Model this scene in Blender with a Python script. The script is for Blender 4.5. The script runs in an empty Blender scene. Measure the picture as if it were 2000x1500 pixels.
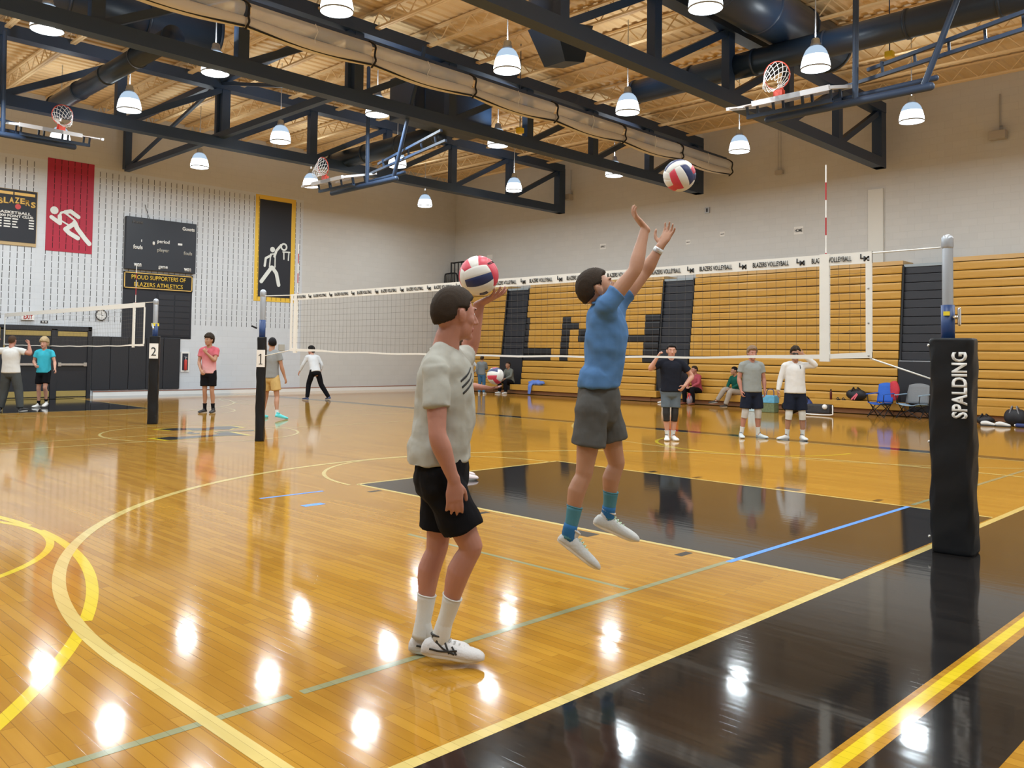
import bpy, bmesh, math, random
from mathutils import Vector as V, Matrix
from mathutils.bvhtree import BVHTree
random.seed(7)
S = bpy.context.scene
C = S.collection
PI = math.pi

# ---------------------------------------------------------------- camera, world, exposure, lamps
cam_d = bpy.data.cameras.new('camera'); cam = bpy.data.objects.new('camera', cam_d); C.objects.link(cam)
cf = V((0.6982, 0.7149, 0.0378)).normalized(); cr = V((0.7149, -0.6991, 0.0145)); cr = (cr - cf*cr.dot(cf)).normalized(); cu = cr.cross(cf)
M3 = Matrix((cr, cu, -cf)).transposed()
cam.matrix_world = Matrix.Translation((-6.1907, -2.6257, 1.5732)) @ M3.to_4x4()
cam_d.sensor_width = 36; cam_d.lens = 30.178; cam_d.shift_x = 0.0303; cam_d.shift_y = -0.0604
cam_d.clip_start = .05; cam_d.clip_end = 200
S.camera = cam
w = bpy.data.worlds.new('world'); S.world = w; w.use_nodes = True
w.node_tree.nodes['Background'].inputs[0].default_value = (.9, .95, 1, 1)
w.node_tree.nodes['Background'].inputs[1].default_value = .02
S.view_settings.view_transform = 'Standard'; S.view_settings.look = 'None'
S.view_settings.gamma = 1; S.view_settings.use_curve_mapping = False
S.view_settings.exposure = -1.45
LAMP_W = 165.0
LAMP_COL = (0.86, 0.95, 1.0)
LAMP_X = [-9.4, -5.2, -1.1, 2.2, 6.45, 10.65, 16.0]
LAMP_Y = [-4.0, 0.5, 5.0, 9.65, 14.05, 18.5, 23.4]
LAMP_Z = 7.62

# ---------------------------------------------------------------- materials
MATS = {}
def mat(name, col, rough=.6, metal=0, bump=0, bscale=20, bdist=.02, var=0, vscale=6, emit=0, alpha=1, sheen=0, coat=0, spec=.5, trans=0):
    if name in MATS: return MATS[name]
    m = bpy.data.materials.new(name); m.use_nodes = True; MATS[name] = m
    nt = m.node_tree; b = nt.nodes['Principled BSDF']
    c = (*col, 1) if len(col) == 3 else col
    b.inputs['Base Color'].default_value = c
    b.inputs['Roughness'].default_value = rough; b.inputs['Metallic'].default_value = metal
    b.inputs['Coat Weight'].default_value = coat; b.inputs['Specular IOR Level'].default_value = spec
    b.inputs['Sheen Weight'].default_value = sheen; b.inputs['Transmission Weight'].default_value = trans
    b.inputs['Alpha'].default_value = alpha
    tc = nt.nodes.new('ShaderNodeTexCoord')
    if var:
        n = nt.nodes.new('ShaderNodeTexNoise'); n.inputs['Scale'].default_value = vscale; n.inputs['Detail'].default_value = 4
        nt.links.new(tc.outputs['Object'], n.inputs['Vector'])
        mx = nt.nodes.new('ShaderNodeMix'); mx.data_type = 'RGBA'
        mx.inputs[6].default_value = tuple(max(0, x*(1-var)) for x in c[:3]) + (1,)
        mx.inputs[7].default_value = tuple(min(1, x*(1+var)) for x in c[:3]) + (1,)
        nt.links.new(n.outputs['Fac'], mx.inputs[0]); nt.links.new(mx.outputs[2], b.inputs['Base Color'])
    if bump:
        n = nt.nodes.new('ShaderNodeTexNoise'); n.inputs['Scale'].default_value = bscale; n.inputs['Detail'].default_value = 3
        nt.links.new(tc.outputs['Object'], n.inputs['Vector'])
        bp = nt.nodes.new('ShaderNodeBump'); bp.inputs['Strength'].default_value = bump; bp.inputs['Distance'].default_value = bdist
        nt.links.new(n.outputs['Fac'], bp.inputs['Height']); nt.links.new(bp.outputs[0], b.inputs['Normal'])
    if emit:
        b.inputs['Emission Color'].default_value = c; b.inputs['Emission Strength'].default_value = emit
    return m

def node(nt, t, **k):
    n = nt.nodes.new(t)
    for a, v in k.items(): setattr(n, a, v)
    return n

def wood_floor(name, c1, c2, rough=.085, gap=.55):
    """maple strips running along Y, clear lacquer"""
    m = bpy.data.materials.new(name); m.use_nodes = True; nt = m.node_tree; L = nt.links.new
    b = nt.nodes['Principled BSDF']
    tc = node(nt, 'ShaderNodeTexCoord'); mp = node(nt, 'ShaderNodeMapping'); mp.inputs['Rotation'].default_value = (0, 0, PI/2)
    L(tc.outputs['Object'], mp.inputs[0])
    br = node(nt, 'ShaderNodeTexBrick'); br.offset = .37; br.offset_frequency = 2; br.squash = 1
    br.inputs['Scale'].default_value = 1; br.inputs['Brick Width'].default_value = .95; br.inputs['Row Height'].default_value = .062
    br.inputs['Mortar Size'].default_value = .0012; br.inputs['Mortar Smooth'].default_value = .3; br.inputs['Bias'].default_value = .1
    br.inputs['Color1'].default_value = (0, 0, 0, 1); br.inputs['Color2'].default_value = (1, 1, 1, 1); br.inputs['Mortar'].default_value = (.5, .5, .5, 1)
    L(mp.outputs[0], br.inputs['Vector'])
    # grain
    mp2 = node(nt, 'ShaderNodeMapping'); mp2.inputs['Scale'].default_value = (14, .9, 1); L(tc.outputs['Object'], mp2.inputs[0])
    nz = node(nt, 'ShaderNodeTexNoise'); nz.inputs['Scale'].default_value = 2.2; nz.inputs['Detail'].default_value = 5; L(mp2.outputs[0], nz.inputs['Vector'])
    nb = node(nt, 'ShaderNodeTexNoise'); nb.inputs['Scale'].default_value = .7; nb.inputs['Detail'].default_value = 2; L(tc.outputs['Object'], nb.inputs['Vector'])
    a = node(nt, 'ShaderNodeMath', operation='MULTIPLY_ADD'); a.inputs[1].default_value = .55; L(br.outputs['Color'], a.inputs[0])
    a2 = node(nt, 'ShaderNodeMath', operation='MULTIPLY'); a2.inputs[1].default_value = .45; L(nz.outputs['Fac'], a2.inputs[0]); L(a2.outputs[0], a.inputs[2])
    a3 = node(nt, 'ShaderNodeMath', operation='MULTIPLY_ADD'); a3.inputs[1].default_value = .35; L(nb.outputs['Fac'], a3.inputs[0]); 
    a4 = node(nt, 'ShaderNodeMath', operation='SUBTRACT'); a4.inputs[1].default_value = .17; L(a.outputs[0], a4.inputs[0]); L(a4.outputs[0], a3.inputs[2])
    mx = node(nt, 'ShaderNodeMix', data_type='RGBA'); mx.inputs[6].default_value = (*c1, 1); mx.inputs[7].default_value = (*c2, 1)
    L(a3.outputs[0], mx.inputs[0])
    mg = node(nt, 'ShaderNodeMix', data_type='RGBA'); mg.inputs[7].default_value = (c1[0]*gap, c1[1]*gap, c1[2]*gap, 1)
    L(br.outputs['Fac'], mg.inputs[0]); L(mx.outputs[2], mg.inputs[6]); L(mg.outputs[2], b.inputs['Base Color'])
    b.inputs['Roughness'].default_value = rough; b.inputs['Specular IOR Level'].default_value = .62
    # gentle waviness per strip
    h = node(nt, 'ShaderNodeMath', operation='MULTIPLY'); h.inputs[1].default_value = 1; L(br.outputs['Fac'], h.inputs[0])
    bp = node(nt, 'ShaderNodeBump'); bp.invert = True; bp.inputs['Strength'].default_value = .03; bp.inputs['Distance'].default_value = .0015; L(h.outputs[0], bp.inputs['Height'])
    mp3 = node(nt, 'ShaderNodeMapping'); mp3.inputs['Scale'].default_value = (9, 1.6, 1); L(tc.outputs['Object'], mp3.inputs[0])
    nw = node(nt, 'ShaderNodeTexNoise'); nw.inputs['Scale'].default_value = 1.6; nw.inputs['Detail'].default_value = 1; L(mp3.outputs[0], nw.inputs['Vector'])
    bq = node(nt, 'ShaderNodeBump'); bq.inputs['Strength'].default_value = .018; bq.inputs['Distance'].default_value = .02
    L(nw.outputs['Fac'], bq.inputs['Height']); L(bp.outputs[0], bq.inputs['Normal']); L(bq.outputs[0], b.inputs['Normal'])
    return m

def block_wall(name, col):
    m = bpy.data.materials.new(name); m.use_nodes = True; nt = m.node_tree; L = nt.links.new; b = nt.nodes['Principled BSDF']
    tc = node(nt, 'ShaderNodeTexCoord'); sx = node(nt, 'ShaderNodeSeparateXYZ'); L(tc.outputs['Object'], sx.inputs[0])
    ad = node(nt, 'ShaderNodeMath', operation='ADD'); L(sx.outputs[0], ad.inputs[0]); L(sx.outputs[1], ad.inputs[1])
    cb = node(nt, 'ShaderNodeCombineXYZ'); L(ad.outputs[0], cb.inputs[0]); L(sx.outputs[2], cb.inputs[1])
    br = node(nt, 'ShaderNodeTexBrick'); br.inputs['Scale'].default_value = 1; br.inputs['Brick Width'].default_value = .42; br.inputs['Row Height'].default_value = .21
    br.inputs['Mortar Size'].default_value = .006; br.inputs['Mortar Smooth'].default_value = .5
    c = col
    br.inputs['Color1'].default_value = (*c, 1); br.inputs['Color2'].default_value = (c[0]*.965, c[1]*.965, c[2]*.965, 1); br.inputs['Mortar'].default_value = (c[0]*.91, c[1]*.91, c[2]*.91, 1)
    L(cb.outputs[0], br.inputs['Vector']); L(br.outputs['Color'], b.inputs['Base Color'])
    bp = node(nt, 'ShaderNodeBump'); bp.invert = True; bp.inputs['Strength'].default_value = .25; bp.inputs['Distance'].default_value = .01
    L(br.outputs['Fac'], bp.inputs['Height']); L(bp.outputs[0], b.inputs['Normal'])
    b.inputs['Roughness'].default_value = .55
    return m

def board_wood(name, c1, c2, w=1.05):
    """laminated bench board: joints every metre along Y, faint grain"""
    m = bpy.data.materials.new(name); m.use_nodes = True; nt = m.node_tree; L = nt.links.new; b = nt.nodes['Principled BSDF']
    tc = node(nt, 'ShaderNodeTexCoord'); sx = node(nt, 'ShaderNodeSeparateXYZ'); L(tc.outputs['Object'], sx.inputs[0])
    cb = node(nt, 'ShaderNodeCombineXYZ'); L(sx.outputs[1], cb.inputs[0]); L(sx.outputs[2], cb.inputs[1])
    br = node(nt, 'ShaderNodeTexBrick'); br.offset = 0; br.inputs['Scale'].default_value = 1; br.inputs['Brick Width'].default_value = w; br.inputs['Row Height'].default_value = .25
    br.inputs['Mortar Size'].default_value = .004; br.inputs['Mortar Smooth'].default_value = .6
    br.inputs['Color1'].default_value = (.25, .25, .25, 1); br.inputs['Color2'].default_value = (.8, .8, .8, 1); br.inputs['Mortar'].default_value = (.1, .1, .1, 1)
    L(cb.outputs[0], br.inputs['Vector'])
    mp2 = node(nt, 'ShaderNodeMapping'); mp2.inputs['Scale'].default_value = (1, 2.2, 26); L(tc.outputs['Object'], mp2.inputs[0])
    nz = node(nt, 'ShaderNodeTexNoise'); nz.inputs['Scale'].default_value = 2; nz.inputs['Detail'].default_value = 4; L(mp2.outputs[0], nz.inputs['Vector'])
    a = node(nt, 'ShaderNodeMix', data_type='RGBA'); a.inputs[0].default_value = .55; L(br.outputs['Color'], a.inputs[6]); L(nz.outputs['Fac'], a.inputs[7])
    mx = node(nt, 'ShaderNodeMix', data_type='RGBA'); mx.inputs[6].default_value = (*c1, 1); mx.inputs[7].default_value = (*c2, 1); L(a.outputs[2], mx.inputs[0])
    L(mx.outputs[2], b.inputs['Base Color']); b.inputs['Roughness'].default_value = .38
    return m

# ---------------------------------------------------------------- geometry helper
def frame(t, side=None):
    t = V(t).normalized()
    s = V(side) if side is not None else (V((0, 0, 1)) if abs(t.z) < .9 else V((1, 0, 0)))
    s = (s - t*s.dot(t))
    if s.length < 1e-6: s = t.orthogonal()
    s.normalize(); return t, s, t.cross(s)

class G:
    def __init__(s): s.v = []; s.f = []; s.m = []
    def add(s, vs, fs, mi=0):
        o = len(s.v); s.v += [V(x) for x in vs]; s.f += [tuple(i+o for i in f) for f in fs]; s.m += [mi]*len(fs); return s
    def box(s, c, size, R=None, mi=0):
        c = V(c); h = V(size)/2
        vs = [V((x*h.x, y*h.y, z*h.z)) for x in (-1, 1) for y in (-1, 1) for z in (-1, 1)]
        if R is not None: vs = [R @ x for x in vs]
        return s.add([c+x for x in vs], [(0, 1, 3, 2), (4, 6, 7, 5), (0, 4, 5, 1), (2, 3, 7, 6), (0, 2, 6, 4), (1, 5, 7, 3)], mi)
    def mm(s, a, b, mi=0):
        a = V(a); b = V(b); return s.box((a+b)/2, b-a, None, mi)
    def bbox(s, a, b, bev, mi=0):
        """box with chamfered edges"""
        a = V(a); b = V(b); bm = bmesh.new(); bmesh.ops.create_cube(bm, size=1)
        d = b-a; bmesh.ops.scale(bm, vec=d, verts=bm.verts); bmesh.ops.translate(bm, vec=(a+b)/2, verts=bm.verts)
        bmesh.ops.bevel(bm, geom=bm.edges[:]+bm.verts[:], offset=bev, segments=2, profile=.6, affect='EDGES')
        bm.verts.index_update(); s.add([v.co.copy() for v in bm.verts], [tuple(v.index for v in f.verts) for f in bm.faces], mi); bm.free(); return s
    def bar(s, a, b, w, h=None, side=None, mi=0):
        """rectangular bar from a to b; w across 'side', h across the other"""
        a = V(a); b = V(b); h = h or w; t, sd, n = frame(b-a, side)
        vs = [p + sd*x*w/2 + n*y*h/2 for p in (a, b) for x, y in ((-1, -1), (1, -1), (1, 1), (-1, 1))]
        return s.add(vs, [(0, 1, 2, 3), (7, 6, 5, 4), (0, 4, 5, 1), (1, 5, 6, 2), (2, 6, 7, 3), (3, 7, 4, 0)], mi)
    def tube(s, pts, rad, n=12, side=None, sub=1, cap=True, round_=True, mi=0, closed=False):
        pts = [V(p) for p in pts]
        if not isinstance(rad, list): rad = [rad]*len(pts)
        rad = [(r, r) if not isinstance(r, (list, tuple)) else tuple(r) for r in rad]
        if sub > 1 and len(pts) > 2:
            P2 = []; R2 = []; N = len(pts)
            rng = range(N if closed else N-1)
            for i in rng:
                if closed: ps = [pts[(i+k) % N] for k in (-1, 0, 1, 2)]; rs = [rad[(i+k) % N] for k in (-1, 0, 1, 2)]
                else: ps = [pts[max(0, i-1)], pts[i], pts[i+1], pts[min(N-1, i+2)]]; rs = [rad[max(0, i-1)], rad[i], rad[i+1], rad[min(N-1, i+2)]]
                for k in range(sub):
                    t = k/sub; t2 = t*t; t3 = t2*t
                    w_ = (-.5*t3+t2-.5*t, 1.5*t3-2.5*t2+1, -1.5*t3+2*t2+.5*t, .5*t3-.5*t2)
                    P2.append(sum((p*q for p, q in zip(ps, w_)), V((0, 0, 0)))); R2.append(tuple(max(.0004, sum(r[j]*q for r, q in zip(rs, w_))) for j in (0, 1)))
            if not closed: P2.append(pts[-1]); R2.append(rad[-1])
            pts, rad = P2, R2
        N = len(pts); rings = []
        prev = None
        T = []
        for i in range(N):
            if closed: t = pts[(i+1) % N]-pts[i-1]
            else: t = pts[min(N-1, i+1)]-pts[max(0, i-1)]
            if t.length < 1e-9: t = V((0, 0, 1))
            T.append(t.normalized())
        sd = None
        for i in range(N):
            if side is not None: _, a, b = frame(T[i], side)
            else:
                if sd is None: _, a, b = frame(T[i])
                else: _, a, b = frame(T[i], sd)
                sd = a
            rings.append((pts[i], a, b, rad[i], T[i]))
        if cap and round_ and not closed:
            e0 = rings[0]; e1 = rings[-1]; pre = []; post = []
            for k in (3, 2, 1):
                an = k*PI/2/3.4; r0 = min(e0[3])*.9; pre.append((e0[0]-e0[4]*math.sin(an)*r0, e0[1], e0[2], (e0[3][0]*math.cos(an), e0[3][1]*math.cos(an)), e0[4]))
                r1 = min(e1[3])*.9; post.insert(0, (e1[0]+e1[4]*math.sin(an)*r1, e1[1], e1[2], (e1[3][0]*math.cos(an), e1[3][1]*math.cos(an)), e1[4]))
            rings = pre+rings+post
        vs = []
        for p, a, b, r, t in rings:
            for k in range(n):
                an = 2*PI*k/n; vs.append(p + a*math.cos(an)*r[0] + b*math.sin(an)*r[1])
        fs = []; R = len(rings)
        for i in range(R if closed else R-1):
            for k in range(n):
                k2 = (k+1) % n; i2 = (i+1) % R
                fs.append((i*n+k, i*n+k2, i2*n+k2, i2*n+k))
        if cap and not closed:
            fs.append(tuple(range(n-1, -1, -1))); fs.append(tuple((R-1)*n+k for k in range(n)))
        return s.add(vs, fs, mi)
    def ell(s, c, r, axes=None, nu=20, nv=12, mi=0):
        c = V(c); r = V(r) if not isinstance(r, (int, float)) else V((r, r, r))
        ax = axes or (V((1, 0, 0)), V((0, 1, 0)), V((0, 0, 1)))
        vs = [c - ax[2]*r.z]
        for j in range(1, nv):
            th = -PI/2+PI*j/nv
            for i in range(nu):
                ph = 2*PI*i/nu
                vs.append(c + ax[0]*r.x*math.cos(th)*math.cos(ph) + ax[1]*r.y*math.cos(th)*math.sin(ph) + ax[2]*r.z*math.sin(th))
        vs.append(c + ax[2]*r.z); fs = []
        for i in range(nu): fs.append((0, 1+(i+1) % nu, 1+i))
        for j in range(nv-2):
            for i in range(nu):
                a = 1+j*nu+i; b = 1+j*nu+(i+1) % nu; fs.append((a, b, b+nu, a+nu))
        e = 1+(nv-2)*nu
        for i in range(nu): fs.append((e+i, e+(i+1) % nu, len(vs)-1))
        return s.add(vs, fs, mi)
    def lathe(s, prof, c=(0, 0, 0), n=24, ax='Z', mi=0, R=None):
        vs = []; fs = []; c = V(c)
        for r, z in prof:
            for k in range(n):
                an = 2*PI*k/n; p = V((r*math.cos(an), r*math.sin(an), z))
                if R is not None: p = R @ p
                vs.append(c+p)
        for i in range(len(prof)-1):
            for k in range(n): fs.append((i*n+k, i*n+(k+1) % n, (i+1)*n+(k+1) % n, (i+1)*n+k))
        return s.add(vs, fs, mi)
    def poly(s, pts, nrm, th, mi=0):
        """flat outline pts (3D) extruded by th along nrm"""
        nrm = V(nrm).normalized(); n = len(pts); a = [V(p) for p in pts]; b = [p+nrm*th for p in a]
        return s.add(a+b, [tuple(range(n-1, -1, -1)), tuple(range(n, 2*n))]+[(i, (i+1) % n, n+(i+1) % n, n+i) for i in range(n)], mi)
    def build(s, name, mats, parent=None, smooth=False, origin=None, bevel=0):
        me = bpy.data.meshes.new(name)
        o_ = V(origin) if origin is not None else (V(parent['_o']) if parent is not None and '_o' in parent.keys() else V((0, 0, 0)))
        me.from_pydata([tuple(x-o_) for x in s.v], [], s.f); me.update()
        if not isinstance(mats, (list, tuple)): mats = [mats]
        for m in mats: me.materials.append(m)
        if len(mats) > 1: me.polygons.foreach_set('material_index', s.m)
        me.polygons.foreach_set('use_smooth', [smooth]*len(me.polygons))
        bm = bmesh.new(); bm.from_mesh(me); bmesh.ops.recalc_face_normals(bm, faces=bm.faces); bm.to_mesh(me); bm.free()
        ob = bpy.data.objects.new(name, me); C.objects.link(ob)
        if parent is not None: ob.parent = parent
        else: ob.location = o_
        if smooth == 'auto': pass
        return ob

def thing(name, label, cat, o=(0, 0, 0), group=None):
    e = bpy.data.objects.new(name, None); C.objects.link(e); e.location = o; e.empty_display_size = .1
    e['_o'] = tuple(o); e['label'] = label; e['category'] = cat
    if group: e['group'] = group
    return e
def tag(o, label, cat, group=None):
    o['label'] = label; o['category'] = cat
    if group: o['group'] = group
    return o
def struct(o): o['kind'] = 'structure'; return o
def copy_tree(o, parent=None):
    c = o.copy(); C.objects.link(c)
    if parent is not None: c.parent = parent
    for ch in list(o.children): copy_tree(ch, c)
    return c

def text_obj(txt, name, m, parent, pos, right, up, h, w=None, ext=.004, bold=0.0, fit_h=True, align='C'):
    """lettering as a mesh: pos = centre, right/up = directions, h = cap height, w = total width"""
    cu_ = bpy.data.curves.new(name, 'FONT'); cu_.body = txt; cu_.size = 1; cu_.extrude = 0; cu_.offset = bold; cu_.resolution_u = 3
    t = bpy.data.objects.new(name, cu_); C.objects.link(t); dg = bpy.context.evaluated_depsgraph_get(); dg.update()
    me = bpy.data.meshes.new_from_object(t.evaluated_get(dg)); C.objects.unlink(t); bpy.data.objects.remove(t)
    xs = [v.co.x for v in me.vertices]; ys = [v.co.y for v in me.vertices]
    x0, x1, y0, y1 = min(xs), max(xs), min(ys), max(ys)
    sy = h/(y1-y0); sx = (w/(x1-x0)) if w else sy
    right = V(right).normalized(); up = V(up).normalized(); nrm = right.cross(up); pos = V(pos)
    o_ = V(parent['_o']) if parent is not None and '_o' in parent.keys() else V((0, 0, 0))
    bm = bmesh.new(); bm.from_mesh(me)
    for v in bm.verts: v.co = pos - o_ + right*(v.co.x-(x0+x1)/2)*sx + up*(v.co.y-(y0+y1)/2)*sy
    r = bmesh.ops.extrude_face_region(bm, geom=bm.faces[:])
    bmesh.ops.translate(bm, vec=nrm*ext, verts=[e for e in r['geom'] if isinstance(e, bmesh.types.BMVert)])
    bmesh.ops.recalc_face_normals(bm, faces=bm.faces)
    m2 = bpy.data.meshes.new(name); bm.to_mesh(m2); bm.free(); m2.materials.append(m)
    ob = bpy.data.objects.new(name, m2); C.objects.link(ob)
    if parent is not None: ob.parent = parent
    return ob

# shared materials
steel = mat('dark steel paint with blue haze', (.022, .046, .098), .5, bump=.03)  # blue lens haze is mixed into the steel's base colour
black_duct = mat('black duct sheet', (.015, .032, .066), .38)  # black sheet, tinted with the same painted-in blue haze
tan = mat('tan painted deck', (.77, .575, .32), .6)
chrome = mat('chrome', (.75, .76, .78), .2, 1)
white = mat('white paint', (.82, .82, .80), .5)
black = mat('black paint', (.008, .009, .012), .5, spec=.35)
black_vinyl = mat('black vinyl', (.006, .007, .009), .45, bump=.6, bscale=3.2, spec=.3)
greym = mat('grey metal', (.42, .44, .47), .35, .4)
red = mat('red enamel', (.55, .05, .04), .4)
brown_glass = mat('lamp glass edge', (.5, .6, .7), .2)
# ================================================================ the room shell
XW, YW, ZR = 20.9, 26.9, 9.75
X0, Y0 = -17.0, -8.0
wood = wood_floor('maple floor', (.315, .138, .011), (.49, .255, .030))
blackfl = wood_floor('black painted floor', (.010, .009, .009), (.018, .016, .015), rough=.07, gap=.25)
cream = wood_floor('cream line paint', (.56, .43, .14), (.68, .54, .20), gap=.7)
yellow_l = wood_floor('yellow line paint', (.62, .46, .015), (.74, .56, .03), gap=.7)
bluetape = mat('blue tape', (.06, .26, .80), .35)
green_l = wood_floor('grey green line paint', (.24, .25, .13), (.33, .34, .20), gap=.7)
fl = G(); fl.add([(X0, Y0, 0), (XW, Y0, 0), (XW, YW, 0), (X0, YW, 0)], [(0, 1, 2, 3)], 0)
def quad(x0, y0, x1, y1, z, mi): fl.add([(x0, y0, z), (x1, y0, z), (x1, y1, z), (x0, y1, z)], [(0, 1, 2, 3)], mi)
def arc(cx, cy, r, w_, a0, a1, z, mi, n=96):
    vs = []; 
    for i in range(n+1):
        a = math.radians(a0+(a1-a0)*i/n)
        vs += [(cx+(r-w_/2)*math.cos(a), cy+(r-w_/2)*math.sin(a), z), (cx+(r+w_/2)*math.cos(a), cy+(r+w_/2)*math.sin(a), z)]
    fl.add(vs, [(2*i, 2*i+1, 2*i+3, 2*i+2) for i in range(n)], mi)
LW = .055
# black end zone, sideline bands, keys
quad(-12, -1.62, 20, -.03, .0004, 1)
quad(9.62, -1.9, 10.02, 26.2, .0004, 1)
quad(0, 0, 3.66, 5.79, .0004, 1)
quad(0, 20.1, 3.66, 25.9, .0004, 1); quad(-4, 25.6, 9.6, 26.85, .0004, 1)
quad(-12, -.085, 20, -.02, .0008, 2)                 # baseline
quad(-12, -1.20, 20, -1.145, .0008, 3)               # yellow line
quad(-12, -1.245, 20, -1.20, .0007, 0); quad(-12, -1.145, 20, -1.115, .0007, 0)
for x in (0, 3.66):
    quad(x-LW/2, 0, x+LW/2, 5.79, .0009, 2); quad(x-LW/2, 20.1, x+LW/2, 25.9, .0009, 2)
quad(0, 5.79-LW/2, 3.66, 5.79+LW/2, .0009, 2); quad(0, 20.1-LW/2, 3.66, 20.1+LW/2, .0009, 2)
arc(1.7, 5.8, 1.80, .05, 0, 180, .0009, 2); arc(1.7, 20.1, 1.8, .05, 180, 360, .0009, 2)
for y, wd in ((1.19, .07), (2.25, .30), (3.5, .07), (4.2, .07), (5.25, .07)):
    quad(-.24, y-wd/2, -.07, y+wd/2, .0006, 1); quad(3.73, y-wd/2, 3.9, y+wd/2, .0006, 1)
arc(1.52, 1.7, 5.93, .085, 0, 180, .0012, 2, 160)
quad(-4.45, -.02, -4.365, 1.7, .0012, 2); quad(7.41, -.02, 7.49, 1.7, .0012, 2)
arc(1.56, 24.2, 5.93, .07, 180, 360, .0012, 2, 160)
arc(1.56, 12.92, 1.80, .05, 0, 360, .0012, 2)
quad(-5.8, 12.90, 9.62, 12.95, .0011, 2)
quad(9.56, -.02, 9.62, 26, .0011, 2); quad(-5.86, -.02, -5.8, 26, .0011, 2)
# cross courts
arc(-9.65, 5.22, 5.98, .075, -52, -28, .0008, 3); arc(-9.65, 5.22, 5.98, .075, -26.5, 1.5, .0008, 3); arc(-9.65, 5.22, 5.98, .075, 4, 60, .0008, 3)
arc(-5.43, 5.32, 1.74, .06, -90, 90, .0007, 3)
arc(12.7, 5.2, 5.98, .05, 120, 240, .0008, 2); arc(8.43, 5.15, 1.75, .06, 90, 270, .0009, 3)
arc(12.7, 20.7, 5.98, .05, 120, 240, .0008, 2); arc(8.43, 20.7, 1.75, .05, 90, 270, .0009, 2); arc(3.3, 19.3, 2.1, .05, -60, 30, .0008, 2)
# volleyball lines
quad(-12, .795, -4.36+.35, .845, .0010, 5); quad(-3.95, .795, -.13, .845, .0010, 5); quad(3.8, .795, 9.5, .845, .0010, 5)
quad(-.13, .785, 3.66, .835, .0014, 4)
quad(-12, 11.92, .2, 11.97, .0006, 2); quad(-12, 15.1, 9.5, 15.14, .0006, 2)
quad(-1.37, .86, -1.33, 3.2, .0006, 5); 
quad(-1.30, 4.9, -1.05, 5.0, .0009, 4); quad(-1.4, 5.6, -.6, 5.65, .0009, 4)
# centre logo
for pl in ([(.4, 12.42), (.74, 12.52), (.84, 12.39), (1.07, 12.39), (1.57, 12.42), (1.7, 12.48), (1.74, 12.79), (2.04, 12.81), (1.96, 11.92), (1.65, 12.08), (1.39, 12.1), (.85, 11.98), (.45, 11.93)],
           [(1.2, 14.07), (1.53, 14.14), (2.03, 13.8), (2.44, 14.03), (2.71, 13.93), (2.69, 13.47), (2.44, 13.38), (2.29, 13.24), (2.04, 13.41), (1.84, 13.24), (1.58, 13.38), (1.62, 13.63), (1.29, 13.62)],
           [(1.26, 13.02), (1.46, 13.22), (1.51, 13.14), (1.35, 12.95), (1.49, 12.86), (1.4, 12.69), (1.25, 12.69)], [(1.9, 13.02), (2.64, 12.87), (2.52, 12.66), (1.9, 12.91)]):
    fl.add([(x, y, .0018) for x, y in pl], [tuple(range(len(pl)))], 1)
    cx = sum(p[0] for p in pl)/len(pl); cy = sum(p[1] for p in pl)/len(pl)
    fl.add([(cx+(x-cx)*1.13, cy+(y-cy)*1.13, .0015) for x, y in pl], [tuple(range(len(pl)))], 3)
o = fl.build('floor', [wood, blackfl, cream, yellow_l, bluetape, green_l]); struct(o)
for p in o.data.polygons: 
    if p.normal.z < 0: p.flip()

wallm = block_wall('painted block wall', (.61, .61, .595))
wallg = block_wall('painted acoustic block wall', (.63, .67, .72))
slot = mat('slot shadow', (.01, .01, .012), .9)
wb = G(); wb.mm((X0-.3, YW, -.1), (XW+.3, YW+.3, ZR+.2), 0)
wb.add([(-16.5, YW-.0005, 0.02), (12.6, YW-.0005, .02), (12.6, YW-.0005, 7.66), (-16.5, YW-.0005, 7.66)], [(0, 1, 2, 3)], 1)
x = -3.6
while x < 12.6:
    z = 2.49 if x > 4.5 else 2.49
    while z < 7.55:
        if not (2.66 < x < 2.98): wb.add([(x-.009, YW-.001, z), (x+.009, YW-.001, z), (x+.009, YW-.001, z+.175), (x-.009, YW-.001, z+.175)], [(0, 1, 2, 3)], 2)
        z += .212
    x += .206
struct(wb.build('wall_far', [wallm, wallg, slot]))
g = G(); g.mm((XW, Y0-.3, -.1), (XW+.3, YW+.3, ZR+.2)); struct(g.build('wall_right', wallm))
g = G(); g.mm((X0-.3, Y0-.3, -.1), (X0, YW+.3, ZR+.2)); struct(g.build('wall_left', wallm))
g = G(); g.mm((X0-.3, Y0-.3, -.1), (XW+.3, Y0, ZR+.2)); struct(g.build('wall_near', wallm))
# ribbed metal deck (ribs run along X) 
g = G(); pr = []; y = Y0
while y < YW:
    pr += [(y, ZR-.04), (y+.10, ZR-.04), (y+.13, ZR), (y+.27, ZR)]; y += .30
pr.append((YW, ZR))
vs = [(X0, a, b) for a, b in pr]+[(XW, a, b) for a, b in pr]; n = len(pr)
g.add(vs, [(i, i+1, n+i+1, n+i) for i in range(n-1)]); g.mm((X0-.2, Y0-.2, ZR+.02), (XW+.2, YW+.2, ZR+.2))
struct(g.build('ceiling', tan))
# white ledge under the wall pads
g = G(); g.mm((4.6, YW-.05, 0), (19.9, YW, .16)); struct(g.build('baseboard_far', white))
g = G(); g.mm((4.6, YW-.06, .14), (19.9, YW-.001, .165)); struct(g.build('trim_1', mat('red brown base strip', (.30, .12, .07), .5)))

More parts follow.
